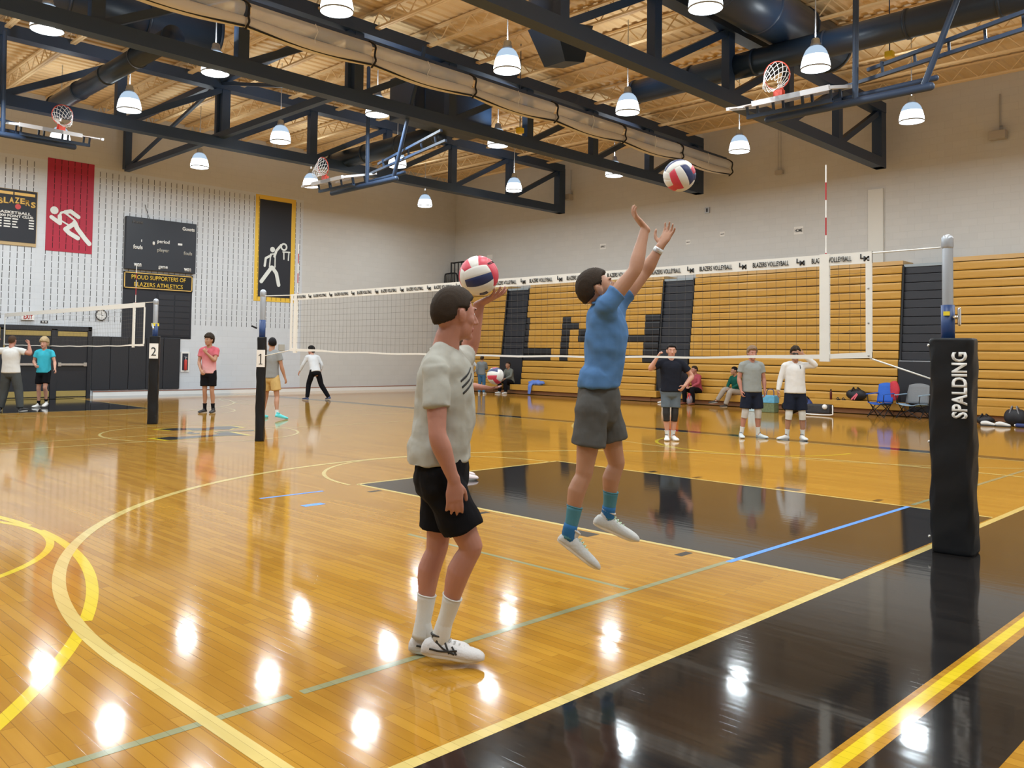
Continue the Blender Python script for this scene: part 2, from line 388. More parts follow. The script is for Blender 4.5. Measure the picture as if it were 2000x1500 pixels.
# open web joists along Y, sitting on the trusses
def joist(x):
    g = G(); zt, zb = ZR-.07, ZR-.52
    for dx in (-.035, .035):
        g.mm((x+dx-.03, Y0+.1, zt-.05), (x+dx+.03, YW-.02, zt)); g.mm((x+dx-.03, Y0+.1, zb), (x+dx+.03, YW-.02, zb+.05))
    y = Y0+.2; up = True
    while y < YW-.4:
        a = (x, y, zb+.03 if up else zt-.03); b = (x, y+.36, zt-.03 if up else zb+.03); g.bar(a, b, .022); y += .36; up = not up
    return g
jx = -15.4; k = 0
g = G(); 
j0 = joist(0).build('roof_joist', tan); tag(j0, 'tan open-web steel joist under the ribbed roof deck', 'joist', 'open-web joists under the roof deck')
xs_j = [-13.4, -11.2, -9.0, -6.8, -4.6, -2.4, -.2, 1.3, 2.9, 4.4, 6.0, 7.6, 9.3, 10.9, 12.6, 14.3, 16.0, 17.7, 19.4]
for i, x in enumerate(xs_j):
    q = j0 if i == 0 else j0.copy()
    if i: C.objects.link(q)
    q.location.x = x
    q['label'] = 'tan open-web roof joist, ' + ['nineteenth', 'eighteenth', 'seventeenth', 'sixteenth', 'fifteenth', 'fourteenth', 'thirteenth', 'twelfth', 'eleventh', 'tenth', 'ninth', 'eighth', 'seventh', 'sixth', 'fifth', 'fourth', 'third', 'second', 'first'][i] + ' out from the bleacher wall'
    q['group'] = 'open-web joists under the roof deck'

# ---------------------------------------------------------------- steel trusses along X
def truss(y, label, zb=7.52, zt=9.2):
    t = thing('roof_truss', label, 'truss', (XW-.5, y, zb))
    x1 = XW-.42; g = G(); g.bar((X0+.1, y, zb), (x1, y, zb), .30, .29, side=(0, 1, 0)); g.build('bottom_chord', steel, t)
    g = G(); g.bar((X0+.1, y, zt), (x1, y, zt), .34, .30, side=(0, 1, 0)); g.build('top_chord', steel, t)
    xs = [20.4]+[20.4-2.96*i for i in range(1, 13)]
    for i, x in enumerate(xs):
        w_ = .36 if i == 0 else .25
        g = G(); g.bar((x-.05, y, zb-.145 if i == 0 else zb+.1), (x-.05, y, zt), w_, w_*.8, side=(1, 0, 0)); g.build('web_post', steel, t)
        if i+1 < len(xs):
            g = G(); g.bar((xs[i+1]+.08, y, zb+.12), (x-.15, y, zt-.15), .16, .16, side=(0, 1, 0)); g.build('diagonal_brace', steel, t)
    return t
truss(7.43, 'nearest dark steel roof truss above the right end of the volleyball net')
truss(13.68, 'middle dark steel roof truss running behind the rolled divider curtain')
truss(20.07, 'farthest dark steel roof truss in front of the scoreboard wall')
# cross truss along Y, ending at the scoreboard wall
def ytruss(x, ya, yb, zb, zt, label, n=4):
    t = thing('cross_truss', label, 'truss', (x, yb, zb))
    g = G(); g.bar((x, ya, zb), (x, yb, zb), .17, .17, side=(1, 0, 0)); g.build('bottom_chord', steel, t)
    g = G(); g.bar((x, ya, zt), (x, yb, zt), .17, .17, side=(1, 0, 0)); g.build('top_chord', steel, t)
    st = (yb-ya)/n
    for i in range(n+1):
        y = yb-st*i
        g = G(); g.bar((x, y, zb), (x, y, zt), .22 if i == 0 else .12, side=(1, 0, 0)); g.build('web_post', steel, t)
        if i < n:
            g = G(); g.bar((x, y-st, zb+.05), (x, y-.05, zt-.05) if i % 2 else (x, y-st, zt-.05), .09, side=(1, 0, 0)) if i % 2 else g.bar((x, y-.1, zb+.05), (x, y-st, zt-.05), .09, side=(1, 0, 0)); g.build('diagonal_brace', steel, t)
    return t
ytruss(5.4, 13.8, 26.6, 7.7, 9.3, 'dark cross truss ending in a drop post left of the scoreboard', 2)

# round black ducts and boxes
def duct(a, b, r, label, flare=None):
    a = V(a); b = V(b); t = thing('air_duct', label, 'duct', a)
    g = G(); g.tube([a, b], r, 28, round_=False); g.build('duct_shell', black_duct, t, True)
    L = (b-a).length; n = max(2, int(L/1.5)); d = (b-a)/n
    for i in range(n+1):
        g = G(); p = a+d*i; g.tube([p-d.normalized()*.03, p+d.normalized()*.03], r+.02, 28, round_=False); g.build('seam_ring', black_duct, t, True)
    return t
duct((11.75, -3, 8.33), (11.75, 10.2, 8.33), .29, 'round black duct crossing over the near folded basketball hoop')
duct((9.8, 15.6, 7.80), (9.8, 20.7, 7.80), .28, 'round black duct between the middle and far trusses, above the central folded hoop')
duct((1.38, 14.3, 8.0), (1.38, 21.3, 8.0), .22, 'round black duct above the leftmost folded hoop')
duct((7.3, 6.3, 9.13), (14.3, 6.3, 9.13), .54, 'wide round black duct at the top of the picture, in front of the nearest truss')
duct((-3.5, 15.9, 8.86), (3.0, 15.9, 8.86), .60, 'wide round black duct behind the middle truss at upper left')
t = thing('air_handler', 'large black box air handler hanging behind the rolled curtain', 'air handler', (7.9, 14.3, 7.7))
g = G(); g.bbox((7.95, 14.45, 7.8), (10.8, 15.5, 8.95), .03); g.build('cabinet', black_duct, t)
g = G(); g.bbox((8.3, 14.42, 7.95), (9.2, 14.46, 8.6), .01); g.build('access_panel', steel, t)
for x in (8.1, 10.6):
    g = G(); g.tube([(x, 14.8, 8.9), (x, 14.8, 9.7)], .015, 8); g.build('hanger_rod', steel, t)
t = thing('duct_outlet', 'tapered black duct outlet under the nearest truss', 'duct', (8.2, 9.3, 8))
g = G(); g.add([(7.55, 9.3, 8.75), (8.85, 9.3, 9.0), (8.85, 10.1, 9.0), (7.55, 10.1, 8.75), (7.95, 9.35, 7.98), (8.6, 9.35, 8.12), (8.6, 9.95, 8.12), (7.95, 9.95, 7.98)], [(0, 1, 2, 3), (7, 6, 5, 4), (0, 4, 5, 1), (1, 5, 6, 2), (2, 6, 7, 3), (3, 7, 4, 0)])
g.build('outlet_boot', black_duct, t); g = G(); g.tube([(7.6, 9.7, 8.85), (7.6, 9.7, 9.3), (7.9, 9.7, 9.6)], .32, 20, round_=False, sub=4); g.build('elbow', black_duct, t, True)

for c_, l_ in (((12.3, 4.16, 8.0), 'small yellow box light under the black duct at top right'), ((10.0, 12.6, 7.45), 'small yellow box light under the rolled curtain')):
    t = thing('yellow_beacon', l_, 'light', c_); c_ = V(c_)
    g = G(); g.bbox(c_-V((.08, .08, .09)), c_+V((.08, .08, .05)), .02); g.build('housing', mat('yellow housing', (.80, .55, .02), .4), t)
    g = G(); g.tube([c_+V((0, 0, .05)), V((c_.x, c_.y, ZR-.03))], .012, 6); g.build('rod', steel, t)
# rolled divider curtain
mesh_m = mat('grey curtain mesh', (.62, .64, .68), .7, alpha=.7); vinyl_t = mat('beige curtain vinyl', (.64, .60, .55), .5, bump=.3, bscale=4)
t = thing('divider_curtain', 'rolled-up beige gym divider curtain strapped in bundles under the roof', 'curtain', (0, 12, 7.7))
xa, xb = -6.6, 19.4
g = G(); g.bar((xa, 12.05, 8.2), (xb, 12.05, 8.2), .12, .09, side=(0, 1, 0)); g.build('support_beam', steel, t)
st = 2.95; segs = []; x = xb
while x > xa+.5: segs.append((max(xa, x-st), x)); x -= st
for a, b in segs:
    n = 10; vs = []; fs = []; m_ = 14
    for i in range(n+1):
        u = i/n; x = a+.06+(b-a-.12)*u; sag = math.sin(PI*u)
        for k in range(m_):
            an = PI*(k/(m_-1)); vs.append((x, 12-.20*math.sin(an)-.03*sag, 8.16-.34*(1-math.cos(an))/2-.02*sag))
    for i in range(n):
        for k in range(m_-1): fs.append((i*m_+k, i*m_+k+1, (i+1)*m_+k+1, (i+1)*m_+k))
    g = G(); g.add(vs, fs); g.build('mesh_bundle', mesh_m, t, True)
    g = G(); pts = []; rr = []
    for i in range(n+1):
        u = i/n; sag = math.sin(PI*u); pts.append((a+.05+(b-a-.1)*u, 11.93, 7.76-.07*sag)); rr.append((.10+.05*sag, .11+.03*sag))
    g.tube(pts, rr, 16, side=(0, 1, 0)); g.build('vinyl_bundle', vinyl_t, t, True)
    g = G(); g.tube([(x, 11.86, z-.1) for x, _, z in pts], .022, 6); g.build('bottom_hem', black, t, True)
    g = G(); g.tube([(b, 12.0, 8.2), (b, 11.78, 8.05), (b, 11.80, 7.85), (b, 11.76, 7.72), (b, 11.9, 7.62)], (.022), 8, sub=3); g.build('strap', black, t, True)
    xm = (a+b)/2; g = G(); g.tube([(xm, 11.8, 8.1), (xm+.04, 11.77, 7.95), (xm-.02, 11.78, 7.8), (xm, 11.8, 7.65)], .008, 6); g.build('lift_cord', white, t, True)

# ---------------------------------------------------------------- pendant lamps
def em(name, col, s):
    m = bpy.data.materials.new(name); m.use_nodes = True; nt = m.node_tree; nt.nodes.clear()
    e = nt.nodes.new('ShaderNodeEmission'); e.inputs[0].default_value = (*col, 1); e.inputs[1].default_value = s
    o_ = nt.nodes.new('ShaderNodeOutputMaterial'); nt.links.new(e.outputs[0], o_.inputs[0]); return m
glow = em('lit lamp glass', (.86, .96, 1), 12); glow2 = em('upper lamp glass', (.62, .80, 1), 2.2); lens_m = em('lamp lens', (.92, .98, 1), 16)
rim_m = mat('lamp rim', (.35, .38, .40), .4, .3)
base = thing('pendant_lamp', '', 'lamp', (0, 0, 0))
g = G(); g.lathe([(.085, .31), (.14, .29), (.19, .235), (.225, .165), (.245, .10)], n=28); g.build('upper_shade', glow2, base, True)
g = G(); g.lathe([(.245, .10), (.27, 0), (.283, -.07), (.287, -.13)], n=28); g.build('lamp_shade', glow, base, True)
g = G(); g.lathe([(.285, -.13), (.292, -.135), (.292, -.155), (.28, -.16)], n=28); g.build('rim', rim_m, base, True)
g = G(); g.lathe([(.28, -.155), (.2, -.175), (.1, -.185), (.001, -.19)], n=28); g.build('lens', lens_m, base, True)
g = G(); g.lathe([(.001, .47), (.07, .47), (.085, .44), (.085, .38), (.10, .37), (.10, .32), (.085, .30)], n=20); g.build('socket', greym, base, True)
g = G(); g.tube([(0, 0, .45), (0, 0, ZR+.01-LAMP_Z)], .012, 6); g.build('hanging_rod', greym, base, True)
colname = {-1.0: 'second column from the left wall side', 2.55: 'third column', 6.85: 'column over the scoreboard', 11.2: 'column over the yellow-framed mural', 16.85: 'column nearest the bleachers'}
xnames = ['seventh column from the bleachers', 'sixth column from the bleachers', 'fifth column from the bleachers', 'fourth column from the bleachers', 'third column from the bleachers', 'second column from the bleachers', 'column nearest the bleachers']
ynames = ['seventh row from scoreboard wall', 'sixth row from scoreboard wall', 'in front of nearest truss', 'between nearest truss and curtain', 'behind the middle truss', 'before the farthest truss', 'row nearest scoreboard wall']
first = True; first_up = None
for i, x in enumerate(LAMP_X):
    for j, y in enumerate(LAMP_Y):
        q = base if first else copy_tree(base); first = False
        q.location = (x, y, LAMP_Z-.08*(j == 4)); q['group'] = 'glass dome lamps hanging from the gym roof'; q['_o'] = (x, y, LAMP_Z)
        q['label'] = 'glass dome lamp, ' + xnames[i] + ', ' + ynames[j]
        ld = bpy.data.lights.new('lamp_light', 'AREA'); ld.shape = 'DISK'; ld.size = .5; ld.energy = LAMP_W; ld.color = LAMP_COL
        lo = bpy.data.objects.new('lamp_light', ld); C.objects.link(lo); lo.parent = q; lo.location = (0, 0, -.21)
        if first_up is None:
            first_up = bpy.data.lights.new('lamp_uplight', 'AREA'); first_up.shape = 'DISK'; first_up.size = .3; first_up.energy = LAMP_W*.16; first_up.color = LAMP_COL
        lu = bpy.data.objects.new('lamp_uplight', first_up); C.objects.link(lu); lu.parent = q; lu.location = (0, 0, .50); lu.rotation_euler = (PI, 0, 0)
# ================================================================ scoreboard wall
YF = YW-.003
def wbox(x0, z0, x1, z1, th, y=None): 
    y = YF if y is None else y
    g = G(); g.mm((x0, y-th, z0), (x1, y, z1)); return g
CAPN = [0]
def capsule(g, pts, w_, y, th, nr=10):
    CAPN[0] += 1; th = th+.0006*(CAPN[0] % 9)
    for a, b in zip(pts, pts[1:]):
        th += .0002; a = V((a[0], a[1])); b = V((b[0], b[1])); d = (b-a).normalized(); an0 = math.atan2(d.y, d.x); out = []
        for k in range(nr+1): an = an0-PI/2+PI*k/nr; out.append((b.x+math.cos(an)*w_/2, y, b.y+math.sin(an)*w_/2))
        for k in range(nr+1): an = an0+PI/2+PI*k/nr; out.append((a.x+math.cos(an)*w_/2, y, a.y+math.sin(an)*w_/2))
        g.poly(out, (0, -1, 0), th)
def disc(g, c, r, y, th, n=28, hole=0):
    o_ = [(c[0]+math.cos(2*PI*k/n)*r, y, c[1]+math.sin(2*PI*k/n)*r) for k in range(n)]
    if not hole: g.poly(o_, (0, -1, 0), th)
    else:
        i_ = [(c[0]+math.cos(2*PI*k/n)*hole, y-th, c[1]+math.sin(2*PI*k/n)*hole) for k in range(n)]
        oo = [(p[0], y-th, p[2]) for p in o_]; g.add(oo+i_, [(k, (k+1) % n, n+(k+1) % n, n+k) for k in range(n)])
crim = mat('crimson mural paint', (.42, .015, .045), .55, var=.06); ymur = mat('yellow mural paint', (.80, .52, .06), .55)
bmur = mat('navy black mural paint', (.014, .017, .026), .6); wfig = mat('white figure paint', (.74, .78, .76), .6)
def slots(parent, x0, x1, z0, z1, y):
    g = G(); x = -3.6
    while x < x1-.02:
        if x > x0+.02:
            z = 2.49
            while z < z1-.1:
                if z > z0: g.mm((x-.008, y-.002, z), (x+.008, y, min(z+.175, z1)))
                z += .212
        x += .206
    g.build('wall_slots', slot, parent)
t = thing('wall_mural', 'crimson wall mural of a white crouching racing figure', 'mural', (3.7, YF, 4.73))
wbox(2.98, 4.73, 4.44, 7.74, .012).build('painted_panel', crim, t); slots(t, 2.98, 4.44, 4.73, 7.74, YF-.012)
g = G(); y = YF-.013; disc(g, (3.22, 6.05), .125, y, .006)
capsule(g, [(3.14, 5.82), (3.40, 5.65), (3.39, 5.88)], .13, y, .006); capsule(g, [(3.39, 5.9), (3.43, 6.0), (3.52, 6.03)], .07, y, .006)
capsule(g, [(3.56, 6.03), (3.72, 6.08), (3.97, 5.92)], .13, y, .006); capsule(g, [(3.56, 6.0), (3.84, 5.81), (3.92, 5.71)], .06, y, .006)
capsule(g, [(3.43, 5.74), (3.69, 5.61)], .05, y, .006); capsule(g, [(3.86, 5.72), (3.95, 5.53), (4.20, 5.22), (4.34, 5.07)], .15, y, .006)
capsule(g, [(3.84, 5.68), (3.58, 5.47), (3.7, 5.36), (3.97, 5.22)], .145, y, .006); g.build('figure', wfig, t)
t = thing('wall_mural', 'black wall mural in a yellow frame with a white player dunking at a hoop', 'mural', (11.3, YF, 3.5))
wbox(10.47, 3.51, 12.24, 7.62, .012).build('frame', ymur, t); wbox(10.64, 3.68, 12.05, 7.45, .006, YF-.012).build('painted_panel', bmur, t); slots(t, 10.47, 10.64, 3.51, 7.6, YF-.012)
slots(t, 10.64, 12.24, 3.51, 3.68, YF-.012); slots(t, 10.64, 12.24, 7.45, 7.6, YF-.012)
g = G(); y = YF-.019; disc(g, (11.23, 5.54), .105, y, .006); disc(g, (11.73, 5.69), .155, y, .006, hole=.085)
for pl, w_ in (([(11.15, 5.30), (10.94, 5.18), (10.90, 4.88)], .09), ([(11.32, 5.28), (11.40, 5.51), (11.60, 5.74)], .1), ([(11.69, 5.49), (12.0, 5.5)], .05), ([(11.73, 5.48), (11.74, 5.21)], .05),
               ([(11.96, 5.5), (11.94, 5.18)], .05), ([(11.15, 5.33), (11.11, 4.85)], .05), ([(11.35, 5.35), (11.35, 4.87)], .05), ([(11.15, 5.35), (11.33, 5.38)], .05),
               ([(11.2, 4.84), (10.77, 4.27)], .15), ([(11.24, 4.84), (11.42, 4.62), (11.53, 4.18)], .15)): capsule(g, pl, w_, y, .006)
g.build('figure', wfig, t)
# record board at far left
t = thing('record_board', 'black and gold basketball record board hung left of the crimson mural', 'sign', (2.1, YF, 4.8))
wbox(1.52, 4.80, 2.70, 6.56, .04).build('frame', mat('tan frame', (.50, .36, .18), .5), t)
wbox(1.54, 4.90, 2.68, 6.545, .01, YF-.04).build('panel', bmur, t)
gold = mat('gold lettering', (.78, .50, .13), .5); wl = mat('white lettering', (.78, .78, .76), .6)
yy = YF-.051; R_ = (1, 0, 0); U_ = (0, 0, 1)
for k, q in enumerate('BLAZERS'):
    text_obj(q, 'lettering', gold, t, (1.625+k*.158, yy, 6.17+.045*math.cos((k-3.2)*.6)-.02*max(0, k-4)), R_, U_, .19, .14, bold=.04)
wbox(1.56, 6.38, 1.98, 6.47, .006, YF-.05).build('gold_strip', gold, t); wbox(2.02, 6.38, 2.62, 6.47, .006, YF-.05).build('gold_strip', gold, t)
text_obj('BASKETBALL', 'lettering', wl, t, (2.03, yy, 5.82), R_, U_, .09, .98, bold=.04)
text_obj('1000 POINT CLUB', 'lettering', wl, t, (2.07, yy, 5.71), R_, U_, .085, 1.04, bold=.04)
g = G(); disc(g, (2.13, 6.02), .085, yy+.002, .008); g.build('ball_emblem', mat('red emblem', (.6, .06, .06), .5), t)
for r in range(4):
    for c0, c1 in ((1.58, 1.68), (1.74, 1.94-.02*(r % 2)), (1.98, 2.15-.03*(r % 3)), (2.46, 2.61)):
        wbox(c0, 5.60-r*.085, c1, 5.64-r*.085, .004, YF-.05).build('name_line', wl, t)
# scoreboard + banner + black painted block
t = thing('scoreboard', 'large black electronic scoreboard on the far wall', 'scoreboard', (6.77, YF, 4.33))
g = G(); g.bbox((5.50, YF-.16, 4.33), (8.03, YF, 6.14), .015); g.build('cabinet', mat('scoreboard face', (.018, .022, .032), .45), t)
dim = mat('dim scoreboard lettering', (.10, .10, .10), .6); mid = mat('grey scoreboard lettering', (.38, .37, .33), .6)
yy = YF-.165
for tx, m_, x, z, h, w_ in (('Home', dim, 5.88, 5.98, .13, .36), ('Guests', wl, 7.72, 5.92, .13, .46), ('period', wl, 6.81, 5.36, .16, .44), ('fouls', wl, 5.91, 5.11, .15, .33), ('player', mid, 6.81, 5.06, .16, .44), ('fouls', mid, 7.72, 5.05, .13, .32), ('won', wl, 5.92, 4.49, .12, .26), ('game', wl, 6.82, 4.46, .13, .34), ('won', wl, 7.72, 4.46, .12, .26)):
    text_obj(tx, 'lettering', m_, t, (x, yy, z), R_, U_, h, w_, bold=.03)
wbox(7.34, 5.31, 7.50, 5.38, .006, YF-.16).build('indicator', wl, t)
g = G(); g.tube([(6.46, yy, 5.26), (6.46, yy, 5.32)], .04, 10); g.build('bell_mark', wl, t)
wbox(6.02, 5.30, 6.05, 5.38, .006, YF-.16).build('indicator', wl, t)
t2 = G(); t2.tube([(6.35, YF-.03, 6.14), (6.25, YF-.06, 6.35), (6.18, YF-.02, 6.62)], .008, 6, sub=3); q = t2.build('power_cable', black, t, True)
t = thing('supporters_banner', 'black and gold supporters banner under the scoreboard', 'banner', (6.75, YF, 3.67))
wbox(5.50, 3.67, 7.99, 4.26, .05).build('panel', black, t)
g = G()
for a in ((5.52, 3.69, 7.97, 3.72), (5.52, 4.21, 7.97, 4.24), (5.52, 3.69, 5.55, 4.24), (7.94, 3.69, 7.97, 4.24)): g.mm((a[0], YF-.056, a[1]), (a[2], YF-.05, a[3]))
g.build('gold_border', gold, t)
text_obj('PROUD SUPPORTERS OF', 'lettering', ymur, t, (6.74, YF-.056, 4.08), R_, U_, .15, 1.95, bold=.01)
text_obj('BLAZERS ATHLETICS', 'lettering', ymur, t, (6.74, YF-.056, 3.83), R_, U_, .15, 1.75, bold=.01)
q = tag(wbox(5.50, 1.98, 7.99, 3.67, .01).build('painted_wall_panel', bmur), 'black painted block of wall directly under the gold banner', 'wall panel')
t = thing('sponsor_board', 'faint black board of sponsor plates under the supporters banner', 'sign', (7.3, YF, 2.1))
wbox(6.7, 2.05, 7.95, 3.6, .02, YF-.01).build('panel', bmur, t)
for i in range(7):
    for k in (0, 1): wbox(6.75+k*.6, 2.1+i*.21, 7.3+k*.6, 2.27+i*.21, .01, YF-.03).build('plate', mat('dark plate', (.022, .025, .034), .35), t)
# crash pads
padm = mat('black wall pad vinyl', (.016, .018, .024), .5, bump=.15)
for i in range(5):
    x0 = 4.53+i*.612
    g = G(); g.bbox((x0+.004, YF-.06, .20), (x0+.608, YF, 2.0), .02)
    tag(g.build('wall_pad', padm), ['black wall pad next to the double door frame', 'second black wall pad from the doors', 'middle black wall pad below the wall clock side', 'black wall pad behind the post numbered 2', 'last black wall pad, beside the fire extinguisher'][i], 'wall pad', 'black crash pads along the scoreboard wall')
# doors
doorm = mat('black door', (.014, .016, .022), .4); brass = mat('brass trim', (.42, .31, .10), .4, .3)
g = G()
for a in ((-.9, 2.16, 4.5, 2.30), (4.38, 0, 4.5, 2.30), (1.72, 0, 1.84, 2.2), (3.24, 0, 3.42, 2.2), (-.9, 0, -.78, 2.3), (.32, 0, .44, 2.2)): g.mm((a[0], YF-.09, a[1]), (a[2], YF, a[3]))
struct(g.build('trim_2', doorm))
g = G(); g.mm((1.66, YF-.1, 0), (1.74, YF, 2.2)); g.mm((1.84, YF-.1, 0), (1.88, YF, 2.2)); struct(g.build('trim_3', brass))
for i, (a, b) in enumerate(((-.78, .32), (.44, 1.66), (1.88, 3.24), (3.42, 4.38))):
    d = G(); d.mm((a, YF-.05, .02), (b, YF, 2.16)); d = struct(d.build('door_%d' % (i+1), doorm))
    wbox(a+.02, 1.98, b-.02, 2.13, .02, YF-.05).build('top_plate', brass, d); wbox(a+.02, .02, b-.02, .2, .02, YF-.05).build('kick_plate', brass, d)
    g = G(); g.bar((a+.05, YF-.12, 1.06), (b-.05, YF-.12, 1.06), .05, .07, side=(0, 1, 0)); g.mm((a+.03, YF-.13, 1.0), (a+.13, YF-.05, 1.12)); g.mm((b-.13, YF-.13, 1.0), (b-.03, YF-.05, 1.12)); g.build('push_bar', chrome, d)
# clock, exit sign, plate, extinguisher, wall box
t = thing('wall_clock', 'round white wall clock with a dark rim right of the exit sign', 'clock', (4.80, YF, 2.72))
g = G(); ang = Matrix.Rotation(PI/2, 3, 'X'); g.lathe([(.001, .03), (.165, .03)], (4.80, YF, 2.72), 32, R=ang); g.build('face', white, t)
g = G(); g.lathe([(.165, 0), (.185, 0), (.185, .05), (.165, .05), (.165, .03)], (4.80, YF, 2.72), 32, R=ang); g.build('rim', black, t, True)
g = G(); g.bar((4.80, YF-.036, 2.72), (4.80, YF-.036, 2.83), .012, .004); g.build('minute_hand', black, t)
g = G(); g.bar((4.80, YF-.036, 2.72), (4.87, YF-.036, 2.69), .014, .004); g.build('hour_hand', black, t)
g = G()
for k in range(12): a = k*PI/6; g.bar((4.8+math.sin(a)*.135, YF-.034, 2.72+math.cos(a)*.135), (4.8+math.sin(a)*.155, YF-.034, 2.72+math.cos(a)*.155), .01, .004)
g.build('hour_marks', black, t)
g = G()
for k in range(5): g.tube([(4.6+k*.1, YF, 2.5), (4.6+k*.1, YF-.09, 2.6), (4.6+k*.1, YF-.09, 2.84), (4.6+k*.1, YF, 2.94)], .003, 5)
for z in (2.6, 2.72, 2.84): g.tube([(4.58, YF-.09, z), (5.02, YF-.09, z)], .003, 5)
g.build('wire_guard', greym, t)
t = thing('exit_sign', 'white exit sign with red letters above the double doors', 'sign', (2.52, YF, 2.45))
g = G(); g.bbox((2.33, YF-.10, 2.46), (2.71, YF, 2.66), .008); g.build('housing', white, t)
text_obj('EXIT', 'lettering', em('red exit letters', (.9, .03, .02), 1.2), t, (2.52, YF-.104, 2.56), R_, U_, .14, .26, bold=.02)
t = thing('door_plate', 'small black plate with white characters between exit sign and clock', 'sign', (3.0, YF, 2.4))
wbox(2.92, 2.38, 3.14, 2.46, .012).build('plate', black, t); wbox(2.96, 2.405, 3.02, 2.435, .003, YF-.012).build('mark', wl, t); wbox(3.05, 2.405, 3.11, 2.435, .003, YF-.012).build('mark', wl, t)
t = thing('fire_extinguisher_cabinet', 'white recessed cabinet with red extinguisher right of the wall pads', 'fire extinguisher', (7.77, YF, .8))
wbox(7.63, .80, 7.95, 1.52, .03).build('frame', white, t); wbox(7.68, .86, 7.90, 1.46, .006, YF-.03).build('window', mat('dark cabinet glass', (.04, .05, .07), .15), t)
g = G(); g.tube([(7.79, YF-.07, .90), (7.79, YF-.07, 1.2)], .055, 16); g.build('bottle', red, t, True)
g = G(); g.tube([(7.79, YF-.07, 1.24), (7.79, YF-.07, 1.33)], .02, 8); g.bar((7.74, YF-.07, 1.34), (7.84, YF-.07, 1.32), .02); g.build('valve', greym, t)
tag(wbox(11.6, 1.62, 11.85, 1.86, .05).build('wall_box', mat('beige box', (.48, .46, .40), .6)), 'small beige box on the far wall behind the player in the grey shirt', 'box')

# ================================================================ bleacher wall
XR = XW-.002
paper = mat('white paper', (.80, .79, .76), .7); ink = mat('black ink', (.02, .02, .02), .7)
def sheet(y, z, w_, h, tx, label, m_=paper):
    t = thing('paper_sign', label, 'sign', (XR, y, z))
    g = G(); g.mm((XR-.006, y-w_/2, z-h/2), (XR, y+w_/2, z+h/2)); g.build('sheet', m_, t)
    if tx: text_obj(tx, 'lettering', ink, t, (XR-.007, y, z), (0, -1, 0), (0, 0, 1), h*.42 if tx != '-' else h*.14, w_*(.8 if tx != '-' else .7), bold=.02)
sheet(18.25, 5.92, .30, .21, 'AWAY', 'white paper sign reading AWAY on the bleacher wall')
sheet(10.21, 5.81, .32, .26, 'HOME', 'white paper sign reading HOME on the bleacher wall')
sheet(14.38, 5.77, .19, .17, '-', 'small white card with a dash, nearer the raised hands')
sheet(13.0, 5.94, .19, .17, '-', 'small white card with a dash, between the other card and the HOME sign')
sheet(24.6, 5.96, .34, .2, None, 'blank pale card on the wall behind the held ball')
t = thing('thermostat', 'small grey metal box with a dark slot on the bleacher wall', 'wall box', (XR, 13.59, 6.84))
g = G(); g.mm((XR-.05, 13.5, 6.74), (XR, 13.68, 6.95)); g.build('housing', greym, t); g = G(); g.mm((XR-.054, 13.56, 6.78), (XR-.05, 13.62, 6.91)); g.build('slot', black, t)
def hung(y, z, zt, label, w_=.3):
    t = thing('wall_speaker', label, 'speaker', (XR, y, z))
    g = G(); g.bbox((XR-.28, y-w_/2, z-.1), (XR-.02, y+w_/2, z+.14), .02); g.build('housing', mat('beige housing', (.45, .42, .38), .6), t)
    g = G(); g.tube([(XR-.05, y-.03, z+.2), (XR-.05, y-.03, zt)], .016, 6); g.build('conduit', greym, t)
    g = G(); g.tube([(XR-.05, y-.03, z+.3), (XR-.15, y-.14, z+.25), (XR-.15, y-.1, z+.1)], .02, 8, sub=4); g.build('bracket', greym, t, True)
hung(4.35, 7.90, 9.1, 'caged speaker on a conduit near the right edge of the bleacher wall', .42)
hung(19.93, 8.05, 9.2, 'small speaker on a conduit below the end of the farthest truss', .28)
t = thing('emergency_light', 'small light box hung on two thin wires on the bleacher wall', 'light', (XR, 10.85, 7.8))
g = G(); g.bbox((XR-.15, 10.72, 7.74), (XR-.02, 10.98, 7.88), .01); g.build('housing', mat('beige housing', (.45, .42, .38), .6), t)
for dy in (-.05, .05):
    g = G(); g.tube([(XR-.06, 10.85+dy, 7.9), (XR-.06, 10.85+dy, 9.3)], .008, 5); g.build('wire', greym, t)
g = G(); g.mm((XR-.07, 7.5, 3.9), (XR, 7.95, 6.85)); tag(g.build('conduit_cover', mat('pale cover', (.70, .70, .66), .6)), 'pale vertical cover strip on the wall right of the red and white antenna', 'cover')

